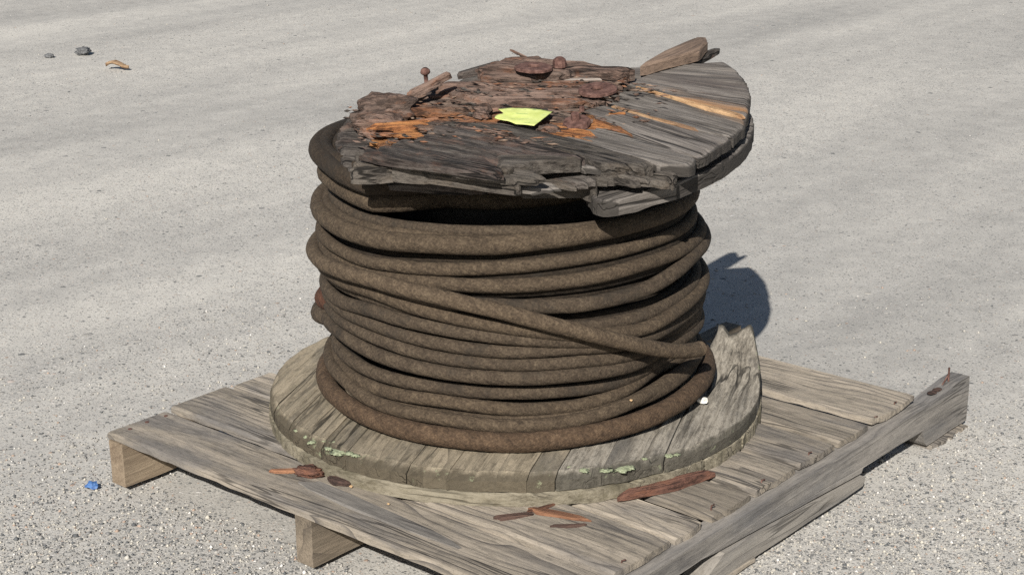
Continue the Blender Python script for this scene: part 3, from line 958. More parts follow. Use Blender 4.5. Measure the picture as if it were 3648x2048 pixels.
for poly, ang, dz, th, m, cav in FRONT:
    slab("broken_plank_end", poly, ang, dz, th, MAT[m], reel, TF, rag=0.005, amp=0.003, step=0.005, along=0.010, cavern=cav)

# thin split layers along the broken front edge
edge_line = [(0.15, -0.330), (0.175, -0.318), (0.20, -0.310), (0.255, -0.300), (0.285, -0.275), (0.30, -0.225), (0.315, -0.185), (0.34, -0.168), (0.375, -0.145), (0.40, -0.118)]
for i in range(17):
    t = (i + random.random()) / 17 * (len(edge_line) - 1)
    a_, f_ = edge_line[int(t)], t - int(t)
    b_ = edge_line[min(len(edge_line) - 1, int(t) + 1)]
    ex_, ey_ = a_[0] + (b_[0] - a_[0]) * f_, a_[1] + (b_[1] - a_[1]) * f_
    L_, W2_ = random.uniform(0.09, 0.18), random.uniform(0.018, 0.036)
    g = 0.20 + random.gauss(0, 0.09) + (0.2 if t < 5 else -0.1)
    out_ = random.uniform(-0.012, 0.010)
    # the board runs back into the disc from its broken end
    c0 = (ex_ - 0.3 * L_ * math.cos(g) + out_ * 0.6, ey_ + 0.02 - 0.3 * L_ * math.sin(g) - out_ * 0.6)
    dz_ = random.choice((0.016, 0.008, 0.0, -0.008, -0.014)) + random.uniform(-0.002, 0.002)
    pl = []
    for (u_, v_) in ((-0.5, -0.3), (-0.2, -0.5), (0.25, -0.5), (0.46, -0.2), (0.5, 0.15), (0.35, 0.45), (0.0, 0.5), (-0.4, 0.4)):
        u_, v_ = u_ * L_ * random.uniform(0.85, 1.1), v_ * W2_ * random.uniform(0.8, 1.15)
        pl.append((c0[0] + u_ * math.cos(g) - v_ * math.sin(g), c0[1] + u_ * math.sin(g) + v_ * math.cos(g)))
    slab("split_board", pl, g, dz_, random.uniform(0.006, 0.013), MAT[random.choice(('darkgrey', 'darkgrey', 'dark', 'grey'))], reel, TF, rag=0.008, amp=0.0018, step=0.003, along=0.008,
         tilt=(random.gauss(0, 0.05), random.gauss(0, 0.10)), edge_len=0.004)

# curved lower rim segment at the right
outer = [(.385, -28), (.40, -27), (.41, -24.7), (.411, -19.8), (.413, -13.7), (.417, 4.4), (.422, 21.6), (.427, 40), (.425, 52)]
inner = [(.26, 52), (.26, 25), (.27, 0), (.29, -18), (.33, -26)]


def densify(l):
    o_ = []
    for (r1, a1), (r2, a2) in zip(l, l[1:]):
        for t in np.linspace(0, 1, 6)[:-1]:
            o_.append((r1 + (r2 - r1) * t, a1 + (a2 - a1) * t))
    return o_ + [l[-1]]


poly = [(r_ * math.cos(math.radians(a_)), r_ * math.sin(math.radians(a_))) for r_, a_ in densify(outer) + inner]
o = slab("rim_segment", poly, math.radians(72), -0.035, 0.027, MAT['grey'], reel, TF, rag=0.0008, amp=0.0012, step=0.006, along=0.012, edge_len=0.0005,
         warp=lambda x, w: -0.007 * max(0.0, (-x + 0.02) / 0.25) ** 1.3)
o["label"] = "curved lower rim board sagging below the right side"

# fresh splits, orange rot
for poly, ang, dz, th, m in (
    ([[-0.0708, -0.2462], [-0.0585, -0.2258], [-0.0295, -0.1931], [-0.0122, -0.169], [0.003, -0.1892], [-0.0044, -0.2087], [-0.0305, -0.2335], [-0.0507, -0.254]], 0.82, 0.014, 0.006, 'orange'),
    ([[-0.0721, -0.2457], [-0.0446, -0.2198], [-0.0182, -0.1949], [-0.0131, -0.1855], [-0.0114, -0.2124], [-0.0536, -0.2518]], 0.82, 0.005, 0.008, 'bark'),
    ([[-0.0715, -0.2354], [-0.0661, -0.2202], [-0.0384, -0.1942], [-0.0151, -0.2161], [0.0044, -0.2506], [-0.0005, -0.2863], [-0.0147, -0.3021], [-0.0339, -0.2628]], 0.6, -0.010, 0.016, 'orange'),
    ([[0.1066, 0.2100], [0.1393, 0.2060], [0.2176, 0.1925], [0.3056, 0.1765], [0.3650, 0.1800], [0.3779, 0.1740], [0.3741, 0.1680], [0.3037, 0.1700], [0.2142, 0.1900], [0.15, 0.2]], -0.1, 0.0035, 0.006, 'cream'),
    ([[0.17, 0.1005], [0.2673, 0.0860], [0.345, 0.0830], [0.345, 0.0780], [0.2673, 0.0765], [0.18, 0.094]], -0.08, 0.002, 0.006, 'cream'),
    ([[0.1782, -0.0376], [0.1808, -0.0764], [0.23, -0.082], [0.2716, -0.0596], [0.2789, -0.0326], [0.212, 0.0048], [0.175, 0.01]], 0.3, 0.002, 0.01, 'orange'),
    ([[0.135, -0.085], [0.18, -0.09], [0.22, -0.075], [0.25, -0.05], [0.21, -0.035], [0.16, -0.045]], 0.2, 0.004, 0.008, 'orange'),
    ([[-0.03, -0.205], [0.03, -0.175], [0.07, -0.165], [0.05, -0.19], [0.01, -0.215], [-0.02, -0.235]], 0.5, 0.008, 0.008, 'orange'),
    ([[-0.09, 0.07], [-0.02, 0.10], [0.0, 0.112], [-0.02, 0.117], [-0.08, 0.095]], 0.4, 0.020, 0.008, 'orange'),
    ([[0.155, 0.03], [0.20, -0.002], [0.30, -0.022], [0.27, 0.0], [0.20, 0.045], [0.165, 0.055]], -0.2, 0.0035, 0.006, 'orange'),
):
    slab("split_wood", poly, ang, dz, th, MAT[m], reel, TF, rag=0.012, amp=0.0025, step=0.004, along=0.008, cavern=0.003)

# loose lumps of rot
for x, y, z, s, rot_, m, rg in ((-0.112, -0.165, 0.002, (0.056, 0.040, 0.030), 0.9, 'rotred', .48), (-0.085, -0.205, -0.004, (0.045, 0.030, 0.020), 0.5, 'rotred', .35), 
                             
                            (0.165, -0.075, 0.004, (0.020, 0.013, 0.009), 0.4, 'rotred', .4), (0.012, -0.062, 0.006, (0.016, 0.011, 0.009), 0.3, 'rotred', .4), (0.03, -0.085, 0.005, (0.016, 0.012, 0.008), 0.1, 'rotred', .4),
                            (-0.05, -0.12, 0.004, (0.055, 0.020, 0.010), 0.6, 'rot', .4), (0.11, 0.06, 0.006, (0.03, 0.014, 0.007), 0.4, 'rot', .4),
                            (0.05, -0.20, 0.014, (0.05, 0.009, 0.006), 0.3, 'rot', .5), (0.10, -0.17, 0.014, (0.06, 0.008, 0.006), 0.25, 'rotred', .5), (0.02, -0.175, 0.008, (0.045, 0.010, 0.007), 0.3, 'rotred', .5)):
    blob("rot_lump", tp(x, y, z), s, MAT[m], reel, rot=rot_, rough=rg, freq=1.9, sub=4, frame_rot=TROT, stretch=1.6)


def splinter(p0, p1, w, th, mat, name="splinter", parent=reel, up=EN):
    p0, p1 = Vector(p0), Vector(p1)
    d = p1 - p0
    L = d.length
    x = d.normalized()
    y = up.cross(x).normalized()
    z = x.cross(y)
    F = Matrix((x, y, z)).transposed().to_4x4()
    F.translation = p0
    ru = random.uniform
    poly = [(0, -w * ru(0.1, 0.3)), (L * ru(0.1, 0.2), -w * ru(0.35, 0.55)), (L * ru(0.4, 0.6), -w * ru(0.4, 0.6)), (L * ru(0.75, 0.9), -w * ru(0.25, 0.45)), (L, -w * 0.1),
            (L * ru(0.93, 0.99), w * ru(0.1, 0.25)), (L * ru(0.65, 0.8), w * ru(0.25, 0.5)), (L * ru(0.3, 0.5), w * ru(0.4, 0.6)), (L * ru(0.02, 0.15), w * ru(0.2, 0.45))]
    bow = ru(-0.10, 0.16) * L
    return slab(name, poly, 0.0, 0.0, th, MAT[mat], parent, F, rag=0.005, amp=min(0.0015, th * 0.25), step=max(0.0018, w / 9), along=max(0.004, L / 16),
                warp=lambda x, y: bow * ((x / L) ** 2 - 0.2) * 0.5, eround=(th * 0.4, w * 0.25))


splinter(tp(-0.125, -0.105, 0.022), tp(-0.080, -0.043, 0.052), 0.024, 0.013, 'rotred')
splinter(tp(-0.155, 0.055, 0.012), tp(-0.10, 0.118, 0.030), 0.02, 0.012, 'dark')
splinter(tp(-0.06, 0.075, 0.012), tp(-0.12, 0.06, 0.028), 0.014, 0.008, 'rotred')
splinter(tp(-0.075, 0.16, 0.030), tp(-0.115, 0.155, 0.041), 0.006, 0.003, 'rotred')
for i in range(26):
    x, y = random.uniform(-0.17, 0.2), random.uniform(-0.22, 0.06)
    if 0.02 < x < 0.18 and -0.11 < y < -0.01:
        continue
    a = random.uniform(0.1, 0.8)
    l = random.uniform(0.02, 0.05)
    splinter(tp(x, y, 0.004), tp(x + l * math.cos(a), y + l * math.sin(a), 0.004 + random.uniform(0.0, 0.008)), random.uniform(0.004, 0.009), 0.004,
             random.choice(['rot', 'rotred', 'dark', 'bark', 'orange']))
# fine slivers and crumbs of rot lying in the decayed part (uncountable)
sv, sf, sm = [], [], []
for i in range(1000):
    x, y = random.uniform(-0.19, 0.27), random.uniform(-0.30, 0.20)
    if 0.02 < x < 0.17 and -0.115 < y < -0.005 and random.random() < 0.97:
        continue
    if y > 0.06 + (x + 0.19) * 0.5 or y < -0.33 + abs(x) * 0.7 or x > 0.2 and random.random() < 0.6:
        continue
    if x < -0.085 and y > -0.06:
        continue
    a = random.gauss(0.35, 0.25)
    l = random.uniform(0.003, 0.011) * (1.8 if random.random() < 0.1 else 1)
    w = random.uniform(0.001, 0.003)
    z = random.uniform(-0.002, 0.005) + (0.012 if (y > -0.02 + 0.6 * x and y > -0.03) else 0.0) + (0.016 if y < -0.14 and x > 0.02 else 0.0)
    d = (EX * math.cos(a) + EY * math.sin(a) + EN * random.gauss(0, 0.08)).normalized()
    n_ = (EN + EX * random.gauss(0, 0.3) + EY * random.gauss(0, 0.3)).normalized()
    b_ = n_.cross(d).normalized()
    c_ = tp(x, y, z) - Vector((CX, CY, RB))
    k0 = len(sv)
    sv += [c_ - d * l, c_ + b_ * w, c_ + d * l, c_ - b_ * w, c_ + n_ * w * 0.8 + d * l * 0.2, c_ - n_ * w]
    for t_ in ((0, 3, 4), (3, 2, 4), (2, 1, 4), (1, 0, 4), (3, 0, 5), (2, 3, 5), (1, 2, 5), (0, 1, 5)):
        sf.append(tuple(k0 + q_ for q_ in t_))
        sm.append(0)
    mi = random.choice((0, 0, 0, 1, 1, 1, 1, 2, 3))
    for q_ in range(8):
        sm[-1 - q_] = mi
o = mesh_obj("rot_slivers", sv, sf, MAT['rotred'], reel)
for mm in ('dark', 'bark', 'tan'):
    o.data.materials.append(MAT[mm])
o.data.polygons.foreach_set("material_index", sm)
o["kind"] = "stuff"
# broken planks sticking out at the back
o = slab("broken_plank", [[0.1027, 0.2406], [0.0764, 0.3834], [0.0711, 0.4684], [0.0834, 0.4804], [0.1082, 0.4549], [0.1295, 0.3956], [0.1157, 0.3292], [0.1037, 0.2625]], 1.62, 0.022, 0.020, MAT['tan'], reel, TF, rag=0.002, amp=0.0012)
o["label"] = "tan broken plank end sticking up behind the flange"
o = slab("broken_plank", [[0.077, 0.336], [0.104, 0.407], [0.101, 0.452], [0.102, 0.499], [0.110, 0.485], [0.113, 0.458], [0.122, 0.394]], 1.5, 0.0, 0.012, MAT['dark'], reel, TF, rag=0.003, amp=0.0015)
o["label"] = "thin dark splintered plank below the tan one"


# iron fittings
def lathe(name, prof, mat, parent, frame, seg=18, wob=0.06):
    SEED[0] += 3.3
    vs, fs = [], []
    for r_, z in prof:
        for j in range(seg):
            a = 2 * math.pi * j / seg
            k_ = 1 + wob * noise.noise((math.cos(a) * 2 + SEED[0], math.sin(a) * 2, z * 50))
            vs.append((r_ * k_ * math.cos(a), r_ * k_ * math.sin(a), z))
    for i in range(len(prof) - 1):
        for j in range(seg):
            j2 = (j + 1) % seg
            fs.append((i * seg + j, i * seg + j2, (i + 1) * seg + j2, (i + 1) * seg + j))
    return mesh_obj(name, vs, fs, mat, parent, Matrix.Translation(-Vector(parent.location)) @ frame, smooth=False)


def onto(x, y, z, tilt=0.0):
    return Matrix.Translation(tp(x, y, z)) @ TROT.to_4x4() @ Matrix.Rotation(tilt, 4, 'X')


RING = [(0.010, -0.001), (0.0105, 0.0015), (0.012, 0.0025), (0.030, 0.0022), (0.033, 0.001), (0.0335, -0.003), (0.030, -0.004), (0.010, -0.004), (0.010, -0.001)]
lathe("washer", RING, MAT['rust'], reel, onto(0.122, 0.107, 0.019, 0.06))
lathe("washer", RING, MAT['rust'], reel, onto(-0.013, 0.100, 0.036, -0.06))
DOME = [(0.0001, 0.012), (0.006, 0.011), (0.011, 0.007), (0.0125, 0.002), (0.0125, -0.006)]
lathe("bolt_head", DOME, MAT['rust'], reel, onto(0.004, 0.150, 0.034), seg=12)
lathe("bolt_head", [(0.0001, 0.018), (0.007, 0.017), (0.008, 0.006), (0.014, 0.005), (0.022, 0.004), (0.024, -0.004)], MAT['rust'], reel, onto(0.185, -0.028, 0.008, 0.2), seg=8)
lathe("bolt_head", [(0.0001, 0.004), (0.005, 0.003), (0.006, -0.004)], MAT['rust'], reel, onto(0.104, 0.221, 0.004), seg=8)
lathe("bolt_head", [(0.0001, 0.005), (0.004, 0.004), (0.005, -0.004)], MAT['rust'], reel, onto(0.15, 0.03, 0.010), seg=8)
# a bolt standing up out of the raised splinter
b0, b1 = tp(-0.112, -0.066, 0.028), tp(-0.112, -0.068, 0.050)
tube("bolt", [b0, b0.lerp(b1, 0.5), b0.lerp(b1, 0.8), b0.lerp(b1, 0.9), b1, b1 + EN * 0.005, b1 + EN * 0.0085], 0.004, MAT['rust'], reel, seg=10, up=Vector((1, 0, 0)),
     radii=[0.0038, 0.0036, 0.0038, 0.0070, 0.0088, 0.0078, 0.0035])
# fallen nail end on the lower front end
blob("nail_head", tp(0.262, -0.128, -0.062), (0.006, 0.004, 0.004), MAT['chip'], reel, sub=2)

# ------------------------------------------------------------------ cable
cable = tag(empty("steel_cable", (CX, CY, 0.168)), "thick brown steel cable wound in many turns round the reel drum", "cable")
RX, RY = CX - 0.001, CY - 0.001
AZ0 = 48.93
COILS = [
    ('A0', 0.318, 0.0160, [(-164.1, 0.5977), (-148.4, 0.5864), (-137.2, 0.5796), (-129.8, 0.5769)], 'cable_mid', 0.017),
    ('A1', 0.306, 0.0150, [(-164.6, 0.5602), (-153.6, 0.5553), (-138.4, 0.5482), (-129.6, 0.5472)], 'cable_clean', 0.017),
    ('T1', 0.312, 0.012, [(-145.1, 0.5185), (-119.4, 0.5217), (-99.1, 0.524), (-78.9, 0.5217)], 'cable', 0),
    ('B0', 0.318, 0.012, [(-143.9, 0.507), (-128.8, 0.5115)], 'cable_clean', 0.004),
    ('B', 0.325, 0.0155, [(-140.3, 0.4958), (-117.7, 0.503), (-99.0, 0.5059), (-80.5, 0.5125), (-58.7, 0.5173)], 'cable_clean', 0.012),
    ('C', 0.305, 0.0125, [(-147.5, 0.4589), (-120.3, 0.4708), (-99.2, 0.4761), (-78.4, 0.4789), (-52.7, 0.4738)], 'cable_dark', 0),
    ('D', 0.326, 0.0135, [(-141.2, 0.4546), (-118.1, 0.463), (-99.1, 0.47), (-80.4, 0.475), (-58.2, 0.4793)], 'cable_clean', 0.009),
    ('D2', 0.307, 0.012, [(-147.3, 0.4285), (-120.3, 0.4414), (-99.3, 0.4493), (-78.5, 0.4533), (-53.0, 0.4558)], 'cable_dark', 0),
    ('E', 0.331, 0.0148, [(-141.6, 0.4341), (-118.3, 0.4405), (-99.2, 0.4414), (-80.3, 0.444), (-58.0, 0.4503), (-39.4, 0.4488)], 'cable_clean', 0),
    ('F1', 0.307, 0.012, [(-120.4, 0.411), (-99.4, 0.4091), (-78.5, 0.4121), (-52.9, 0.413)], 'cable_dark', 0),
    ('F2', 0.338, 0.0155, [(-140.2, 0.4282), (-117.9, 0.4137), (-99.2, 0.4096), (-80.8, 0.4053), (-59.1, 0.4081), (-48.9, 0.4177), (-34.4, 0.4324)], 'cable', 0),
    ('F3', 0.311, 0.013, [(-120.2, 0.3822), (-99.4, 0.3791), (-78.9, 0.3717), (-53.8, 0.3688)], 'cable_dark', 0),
    ('F4', 0.326, 0.014, [(-143.1, 0.3931), (-118.9, 0.3871), (-99.4, 0.3729), (-80.0, 0.3634), (-56.8, 0.3607), (-38.7, 0.3671)], 'cable', 0),
    ('H', 0.338, 0.0145, [(-140.5, 0.4111), (-118.0, 0.3916), (-99.3, 0.3748), (-80.7, 0.3563), (-58.8, 0.3427), (-42.7, 0.354)], 'cable_clean', 0),
    ('I', 0.333, 0.0145, [(-157.4, 0.3666), (-141.8, 0.375), (-118.5, 0.3664), (-99.4, 0.3569), (-80.4, 0.3451), (-58.0, 0.3235), (-41.0, 0.3257)], 'cable', 0),
    ('J', 0.329, 0.0140, [(-159.4, 0.3503), (-142.9, 0.3495), (-118.9, 0.3389), (-99.5, 0.3311), (-80.2, 0.3303), (-57.2, 0.3189), (-37.5, 0.3089)], 'cable', 0),
    ('K', 0.329, 0.0135, [(-160.0, 0.3295), (-143.2, 0.3267), (-119.1, 0.316), (-99.5, 0.3098), (-80.2, 0.308), (-57.1, 0.2969), (-37.2, 0.2935)], 'cable', 0),
    ('L', 0.332, 0.0150, [(-158.7, 0.3076), (-142.7, 0.2991), (-118.9, 0.2929), (-99.5, 0.2878), (-80.4, 0.2869), (-57.8, 0.2796), (-38.7, 0.2795)], 'cable', 0),
    ('M', 0.316, 0.0140, [(-146.9, 0.256), (-120.4, 0.2603), (-99.7, 0.2574), (-79.3, 0.2542), (-54.5, 0.2507)], 'cable', 0),
    ('N', 0.320, 0.0140, [(-146.2, 0.2313), (-120.2, 0.2398), (-99.8, 0.2298), (-79.6, 0.2274), (-55.3, 0.2381)], 'cable_clean', 0),
    ('O2', 0.308, 0.0120, [(-157.9, 0.2600), (-141.6, 0.2300), (-117.8, 0.224), (-98.2, 0.2190), (-78.6, 0.2165), (-54.8, 0.2264)], 'cable_dark', 0),
    ('P', 0.332, 0.0145, [(-160.9, 0.2280), (-143.6, 0.2140), (-119.3, 0.2130), (-99.8, 0.2060), (-80.4, 0.2085), (-57.5, 0.2200), (-41.7, 0.2250)], 'cable_clean', 0),
    ('Q', 0.344, 0.0165, [(-158.9, 0.1905), (-140.9, 0.1875), (-118.3, 0.186), (-99.7, 0.1825), (-81.3, 0.1855), (-60.0, 0.1925), (-40, 0.197)], 'cable_red', -0.004),
]


def smooth_lookup(samples, closed=True):
    a = [s[0] for s in samples]
    z = [s[1] for s in samples]
    if closed:
        a = a + [a[0] + 360]
        z = z + [z[0]]
    a, z = np.array(a), np.array(z)
    q_ = np.arange(a[0], a[-1] + 0.001, 1.0)
    zz = np.interp(q_, a, z)
    ker = np.hanning(19)
    ker /= ker.sum()
    if closed:
        n = len(q_) - 1
        zz = np.concatenate([zz[:-1]] * 3)
        zz = np.convolve(zz, ker, 'same')[n:2 * n]
        return q_[:-1], zz
    pad = np.concatenate([np.full(9, zz[0]), zz, np.full(9, zz[-1])])
    return q_, np.convolve(pad, ker, 'valid')


def ring_pts(R, samples, ecc, sd, sink=0.0, right=0.0):
    q_, zz = smooth_lookup(samples)
    out = []
    for a, z in list(zip(q_, zz))[::3]:
        t = math.radians(a + AZ0)
        ph_ = (a + 180) % 360 - 180
        sk = sink * min(1.0, max(0.0, (ph_ + 140) / 16)) * (1.0 if ph_ < -50 else max(0.35, 1 - (ph_ + 50) / 30)) if ph_ < 60 else 0.0
        if right:
            sk += right * math.exp(-((ph_ + 42) / 17) ** 2)
        rad = R - 0.006 - sk + 0.0022 * noise.noise((math.cos(t) * 2.2, math.sin(t) * 2.2, sd))
        z2 = z + 0.0012 * noise.noise((math.cos(t) * 3, math.sin(t) * 3, sd + 5))
        out.append(Vector((RX - ecc * 0.757 + rad * math.cos(t), RY - ecc * 0.654 + rad * math.sin(t), z2)))
    return out


for i, (nm, R, rad, smp, m, ecc) in enumerate(COILS):
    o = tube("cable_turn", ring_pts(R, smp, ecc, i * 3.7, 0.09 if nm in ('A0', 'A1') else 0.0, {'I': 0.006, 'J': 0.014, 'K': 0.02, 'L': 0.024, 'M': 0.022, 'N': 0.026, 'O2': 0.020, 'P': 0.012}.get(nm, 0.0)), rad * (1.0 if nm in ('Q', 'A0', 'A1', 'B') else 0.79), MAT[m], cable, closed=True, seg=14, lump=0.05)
    if nm == 'Q':
        o["label"] = "lowest reddish turn lying on the lower flange"
# turns of the layers inside and on top, seen in the gaps
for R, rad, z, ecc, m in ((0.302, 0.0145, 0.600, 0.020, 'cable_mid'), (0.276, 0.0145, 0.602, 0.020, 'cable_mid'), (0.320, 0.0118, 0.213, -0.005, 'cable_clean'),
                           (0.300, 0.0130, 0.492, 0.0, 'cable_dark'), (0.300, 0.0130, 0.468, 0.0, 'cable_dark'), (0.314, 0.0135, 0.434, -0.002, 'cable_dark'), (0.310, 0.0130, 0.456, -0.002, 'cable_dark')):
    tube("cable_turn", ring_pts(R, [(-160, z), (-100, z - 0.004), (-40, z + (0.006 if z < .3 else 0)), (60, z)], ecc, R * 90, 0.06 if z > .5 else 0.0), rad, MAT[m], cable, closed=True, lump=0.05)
q = []
nt = 14
for i in range(nt * 90):
    t = i / 90
    a = 2 * math.pi * t
    q.append(Vector((RX + 0.272 * math.cos(a), RY + 0.272 * math.sin(a), 0.186 + 0.0228 * t)))
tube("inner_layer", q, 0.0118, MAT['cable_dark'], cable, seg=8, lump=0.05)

# the loose end laid diagonally across the front, cut off at the right
GS = [(-230, 0.424), (-190, 0.425), (-155.2, 0.4348), (-137.2, 0.4385), (-116.6, 0.4277), (-99.2, 0.4064), (-81.8, 0.3711), (-61.5, 0.3229), (-52.2, 0.3013), (-44, 0.2870), (-37.0, 0.2790)]
q_, zz = smooth_lookup(GS, False)
pts = []
for a, z in list(zip(q_, zz))[::2]:
    t = math.radians(a + AZ0)
    R = 0.352
    if a > -52:
        R += 0.010 * ((a + 52) / 16) ** 2
    if a < -160:
        R -= 0.02 * min(1, (-160 - a) / 50)
    pts.append(Vector((RX + R * math.cos(t), RY + R * math.sin(t), z)))
o = tube("cable_end", pts, 0.0128, MAT['cable_light'], cable, seg=16, lump=0.05)
o["label"] = "loose cable end slanting down across the wound turns, cut off at the right"
# slack rust-red bight bulging out at the left
for zc, bulge, mm in ((0.338, 0.012, 'cable_rust'), (0.312, 0.020, 'cable')):
    pts = []
    for a in np.arange(-262, -140, 3):
        t = math.radians(a + AZ0)
        k_ = math.exp(-((a + 190) / 20) ** 2)
        inn = 0.07 * max(0.0, (a + 186) / 36) ** 1.3
        pts.append(Vector((RX + (0.322 + bulge * k_ - inn) * math.cos(t), RY + (0.322 + bulge * k_ - inn) * math.sin(t), zc - 0.012 * k_ + 0.012 * math.sin((a + 178) / 30))))
    o = tube("cable_bight", pts, 0.0155, MAT[mm], cable, seg=14, lump=0.05)
    o["label"] = "rust-red slack bight at the left side of the coil" if mm == 'cable_rust' else "brown slack bight below the rust-red one"

# ------------------------------------------------------------------ yellow note
note = []
NX, NY = 22, 12
c00, c10, c11, c01 = (0.0417, -0.0589), (0.1266, -0.0163), (0.1575, -0.102), (0.0702, -0.0979)
vs, fs = [], []
for j in range(NY + 1):
    for i in range(NX + 1):
        s, t = i / NX, j / NY
        x = (c00[0] * (1 - s) + c10[0] * s) * (1 - t) + (c01[0] * (1 - s) + c11[0] * s) * t
        y = (c00[1] * (1 - s) + c10[1] * s) * (1 - t) + (c01[1] * (1 - s) + c11[1] * s) * t
        notch = max(0.0, 1 - abs(t - 0.38) / 0.4) * 0.014 * max(0, 1 - s * 6)
        z = 0.0125 + 0.004 * math.sin(s * 3.0) * (1 - t) + 0.0055 * max(0, s - 0.55) * 2 * t + 0.0014 * noise.noise((s * 4, t * 4, 1)) + 0.0006 * abs(math.sin(s * 7 + t * 3)) + 0.0005 * noise.noise((s * 14, t * 9, 3))
        vs.append((x + notch, y + notch * 0.2, z))
W2 = NX + 1
for j in range(NY):
    for i in range(NX):
        a = j * W2 + i
        fs.append((a, a + W2, a + W2 + 1, a + 1))
cxn = sum(v[0] for v in vs) / len(vs)
cyn = sum(v[1] for v in vs) / len(vs)
an = math.atan2(c10[1] - c00[1], c10[0] - c00[0])
ca, sa = math.cos(an), math.sin(an)
loc_v = [((x - cxn) * ca + (y - cyn) * sa, -(x - cxn) * sa + (y - cyn) * ca, z) for x, y, z in vs]
bot = len(loc_v)
NF = TF @ Matrix.Translation((cxn, cyn, 0)) @ Matrix.Rotation(an, 4, 'Z')
note = mesh_obj("paper_note", loc_v, fs, MAT['note'], None, NF, smooth=True)
sol = note.modifiers.new("sheet", 'SOLIDIFY')
sol.thickness = 0.0006
tag(note, "bright yellow-green paper note lying on the rotten top of the reel", "note")


# set the finished reel, with what lies on it, down on the deck (a little larger than drawn, centred on the pallet)
REEL_BASE, REEL_SCALE = Vector((0.4715, 0.5560, 0.0964)), 1.018
SET = Matrix.Translation(REEL_BASE) @ Matrix.Scale(REEL_SCALE, 4) @ Matrix.Translation(-Vector((CX, CY, RB)))
for o in (reel, cable):
    o.location = SET @ Vector(o.location)
    o.scale = (REEL_SCALE,) * 3
note.matrix_world = SET @ NF

# ------------------------------------------------------------------ debris on the pallet
def debris(name, p0, p1, w, th, mat, label, cat, z=H + 0.001, lift=0.0, group=None):
    p0 = Vector((*p0, z + th))
    p1 = Vector((*p1, z + th + lift))
    o = splinter(p0, p1, w, th, mat, name, None, Vector((0, 0, 1)))
    return tag(o, label, cat, group)


debris("wood_splinter", (0.868, 0.340), (0.938, 0.512), 0.027, 0.013, 'rustrot', "long reddish-brown bark strip tucked against the right front of the lower flange", "bark strip")
debris("wood_splinter", (0.352, 0.060), (0.402, 0.108), 0.012, 0.006, 'bark', "thin orange-brown splinter on the front board, left of the red rot lump", "splinter")
debris("bark_flake", (0.764, 0.162), (0.802, 0.214), 0.017, 0.005, 'barkdark', "dark brown bark flake, leftmost of the flakes on the pallet front", "bark flake", group="bark flakes on the pallet front")
debris("bark_flake", (0.790, 0.214), (0.806, 0.268), 0.013, 0.004, 'bark', "curved orange flake reaching back towards the lower flange", "bark flake", group="bark flakes on the pallet front")
debris("bark_flake", (0.784, 0.226), (0.888, 0.254), 0.024, 0.0045, 'bark', "largest rusty orange bark flake, in the middle of the pallet front", "bark flake", group="bark flakes on the pallet front")
debris("bark_flake", (0.852, 0.202), (0.892, 0.240), 0.014, 0.004, 'barkdark', "small dark brown flake nearest the camera, below the largest orange flake", "bark flake", group="bark flakes on the pallet front")
debris("wood_block", (0.455, 0.104), (0.500, 0.109), 0.024, 0.008, 'barkdark', "flat dark brown wood block in front of the lower flange", "wood block")
tag(blob("rot_chunk", (0.414, 0.098, H + 0.006), (0.026, 0.014, 0.010), MAT['rustrot'], rot=0.3, rough=0.45, sub=4), "crumbled dark red rot lump against the left front of the lower flange", "rot chunk")
tag(blob("stone_chip", SET @ Vector((0.838, 0.622, 0.1735)), (0.011, 0.008, 0.006), MAT['chip'], rot=0.4, rough=0.4, sub=2), "small white stone chip on the grey right side of the lower flange", "stone chip")
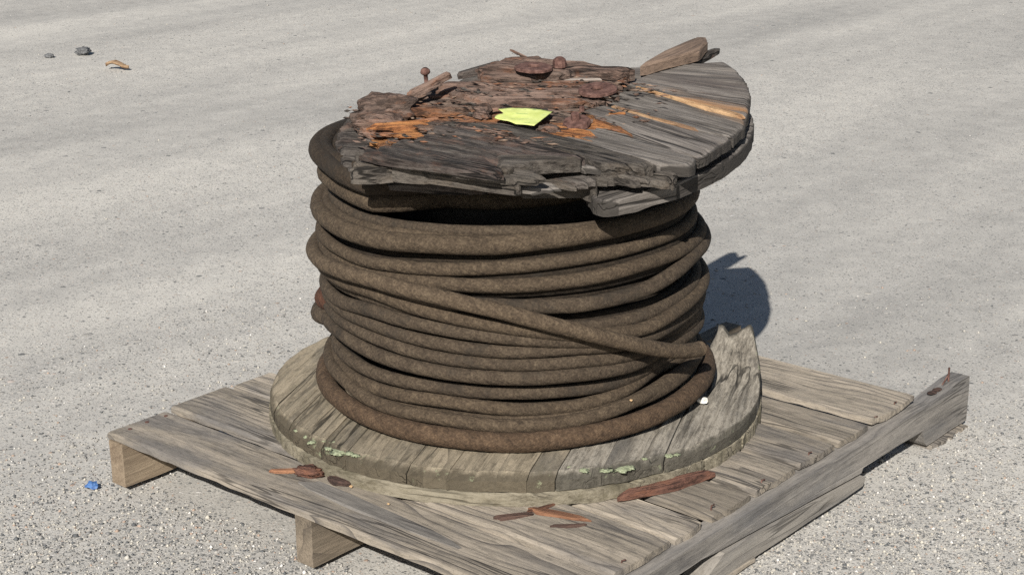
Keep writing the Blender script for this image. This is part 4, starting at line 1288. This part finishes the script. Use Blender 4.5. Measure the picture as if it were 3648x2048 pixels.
for (x, y, z, s, lab) in ((0.506, 0.107, H + 0.003, 0.0045, "tiny tan crumb beside the dark wood block"), (0.60, 0.098, H + 0.003, 0.0035, "tiny tan crumb on the front board under the flange middle"),
                          (0.800, 0.4705, 0.2105, 0.004, "tiny orange crumb resting on the lower turns at the right front")):
    tag(blob("wood_crumb", (x, y, z), (s * 0.7, s * 0.6, s * 0.45), MAT['crumb'], rough=0.4, sub=2), lab, "crumb", "tan crumbs of wood")

# ------------------------------------------------------------------ litter on the ground
tag(blob("blue_wrapper", (-0.022, -0.028, -0.001), (0.0125, 0.0085, 0.006), MAT['blue'], rot=0.5, rough=0.85, freq=2.7, sub=2), "crumpled bright blue wrapper on the gravel left of the pallet corner", "wrapper")
bw = bpy.data.objects["blue_wrapper"]
bw.data.polygons.foreach_set("use_smooth", [False] * len(bw.data.polygons))
x, y = -3.869, 2.712
tag(blob("asphalt_lump", (x, y, gz(x, y) + 0.018), (0.037, 0.030, 0.016), MAT['asphalt'], rough=0.6, sub=3), "larger dark asphalt lump at the upper left of the yard", "asphalt lump", "asphalt lumps")
x, y = -3.93, 2.58
tag(blob("asphalt_lump", (x, y, gz(x, y) + 0.008), (0.020, 0.016, 0.010), MAT['asphalt'], rough=0.6, sub=3), "smaller dark asphalt lump just left of the larger one", "asphalt lump", "asphalt lumps")
# dry leaf: a curled blade with a stalk
lv, lf = [], []
x, y = -3.457, 2.585
for i in range(9):
    s = i / 8
    w = 0.026 * math.sin(math.pi * min(0.98, max(0.03, s))) ** 0.8 * (1 + 0.3 * math.sin(s * 19))
    for t in (-1, -0.4, 0.2, 1):
        lv.append(((s - 0.5) * 0.10, t * w * 0.8, 0.012 + 0.014 * t * t + 0.010 * math.sin(s * 5) + 0.004 * noise.noise((s * 6, t * 3, 2))))
for i in range(8):
    for j in range(3):
        a = i * 4 + j
        lf.append((a, a + 4, a + 5, a + 1))
leaf = mesh_obj("dry_leaf", lv, lf, MAT['leaf'], None, Matrix.Translation((x, y, gz(x, y) + 0.004)) @ Matrix.Rotation(0.55, 4, 'Z'), smooth=True)
leaf.modifiers.new("sheet", 'SOLIDIFY').thickness = 0.001
tag(leaf, "curled dry orange leaf on the yard right of the asphalt lumps", "leaf")
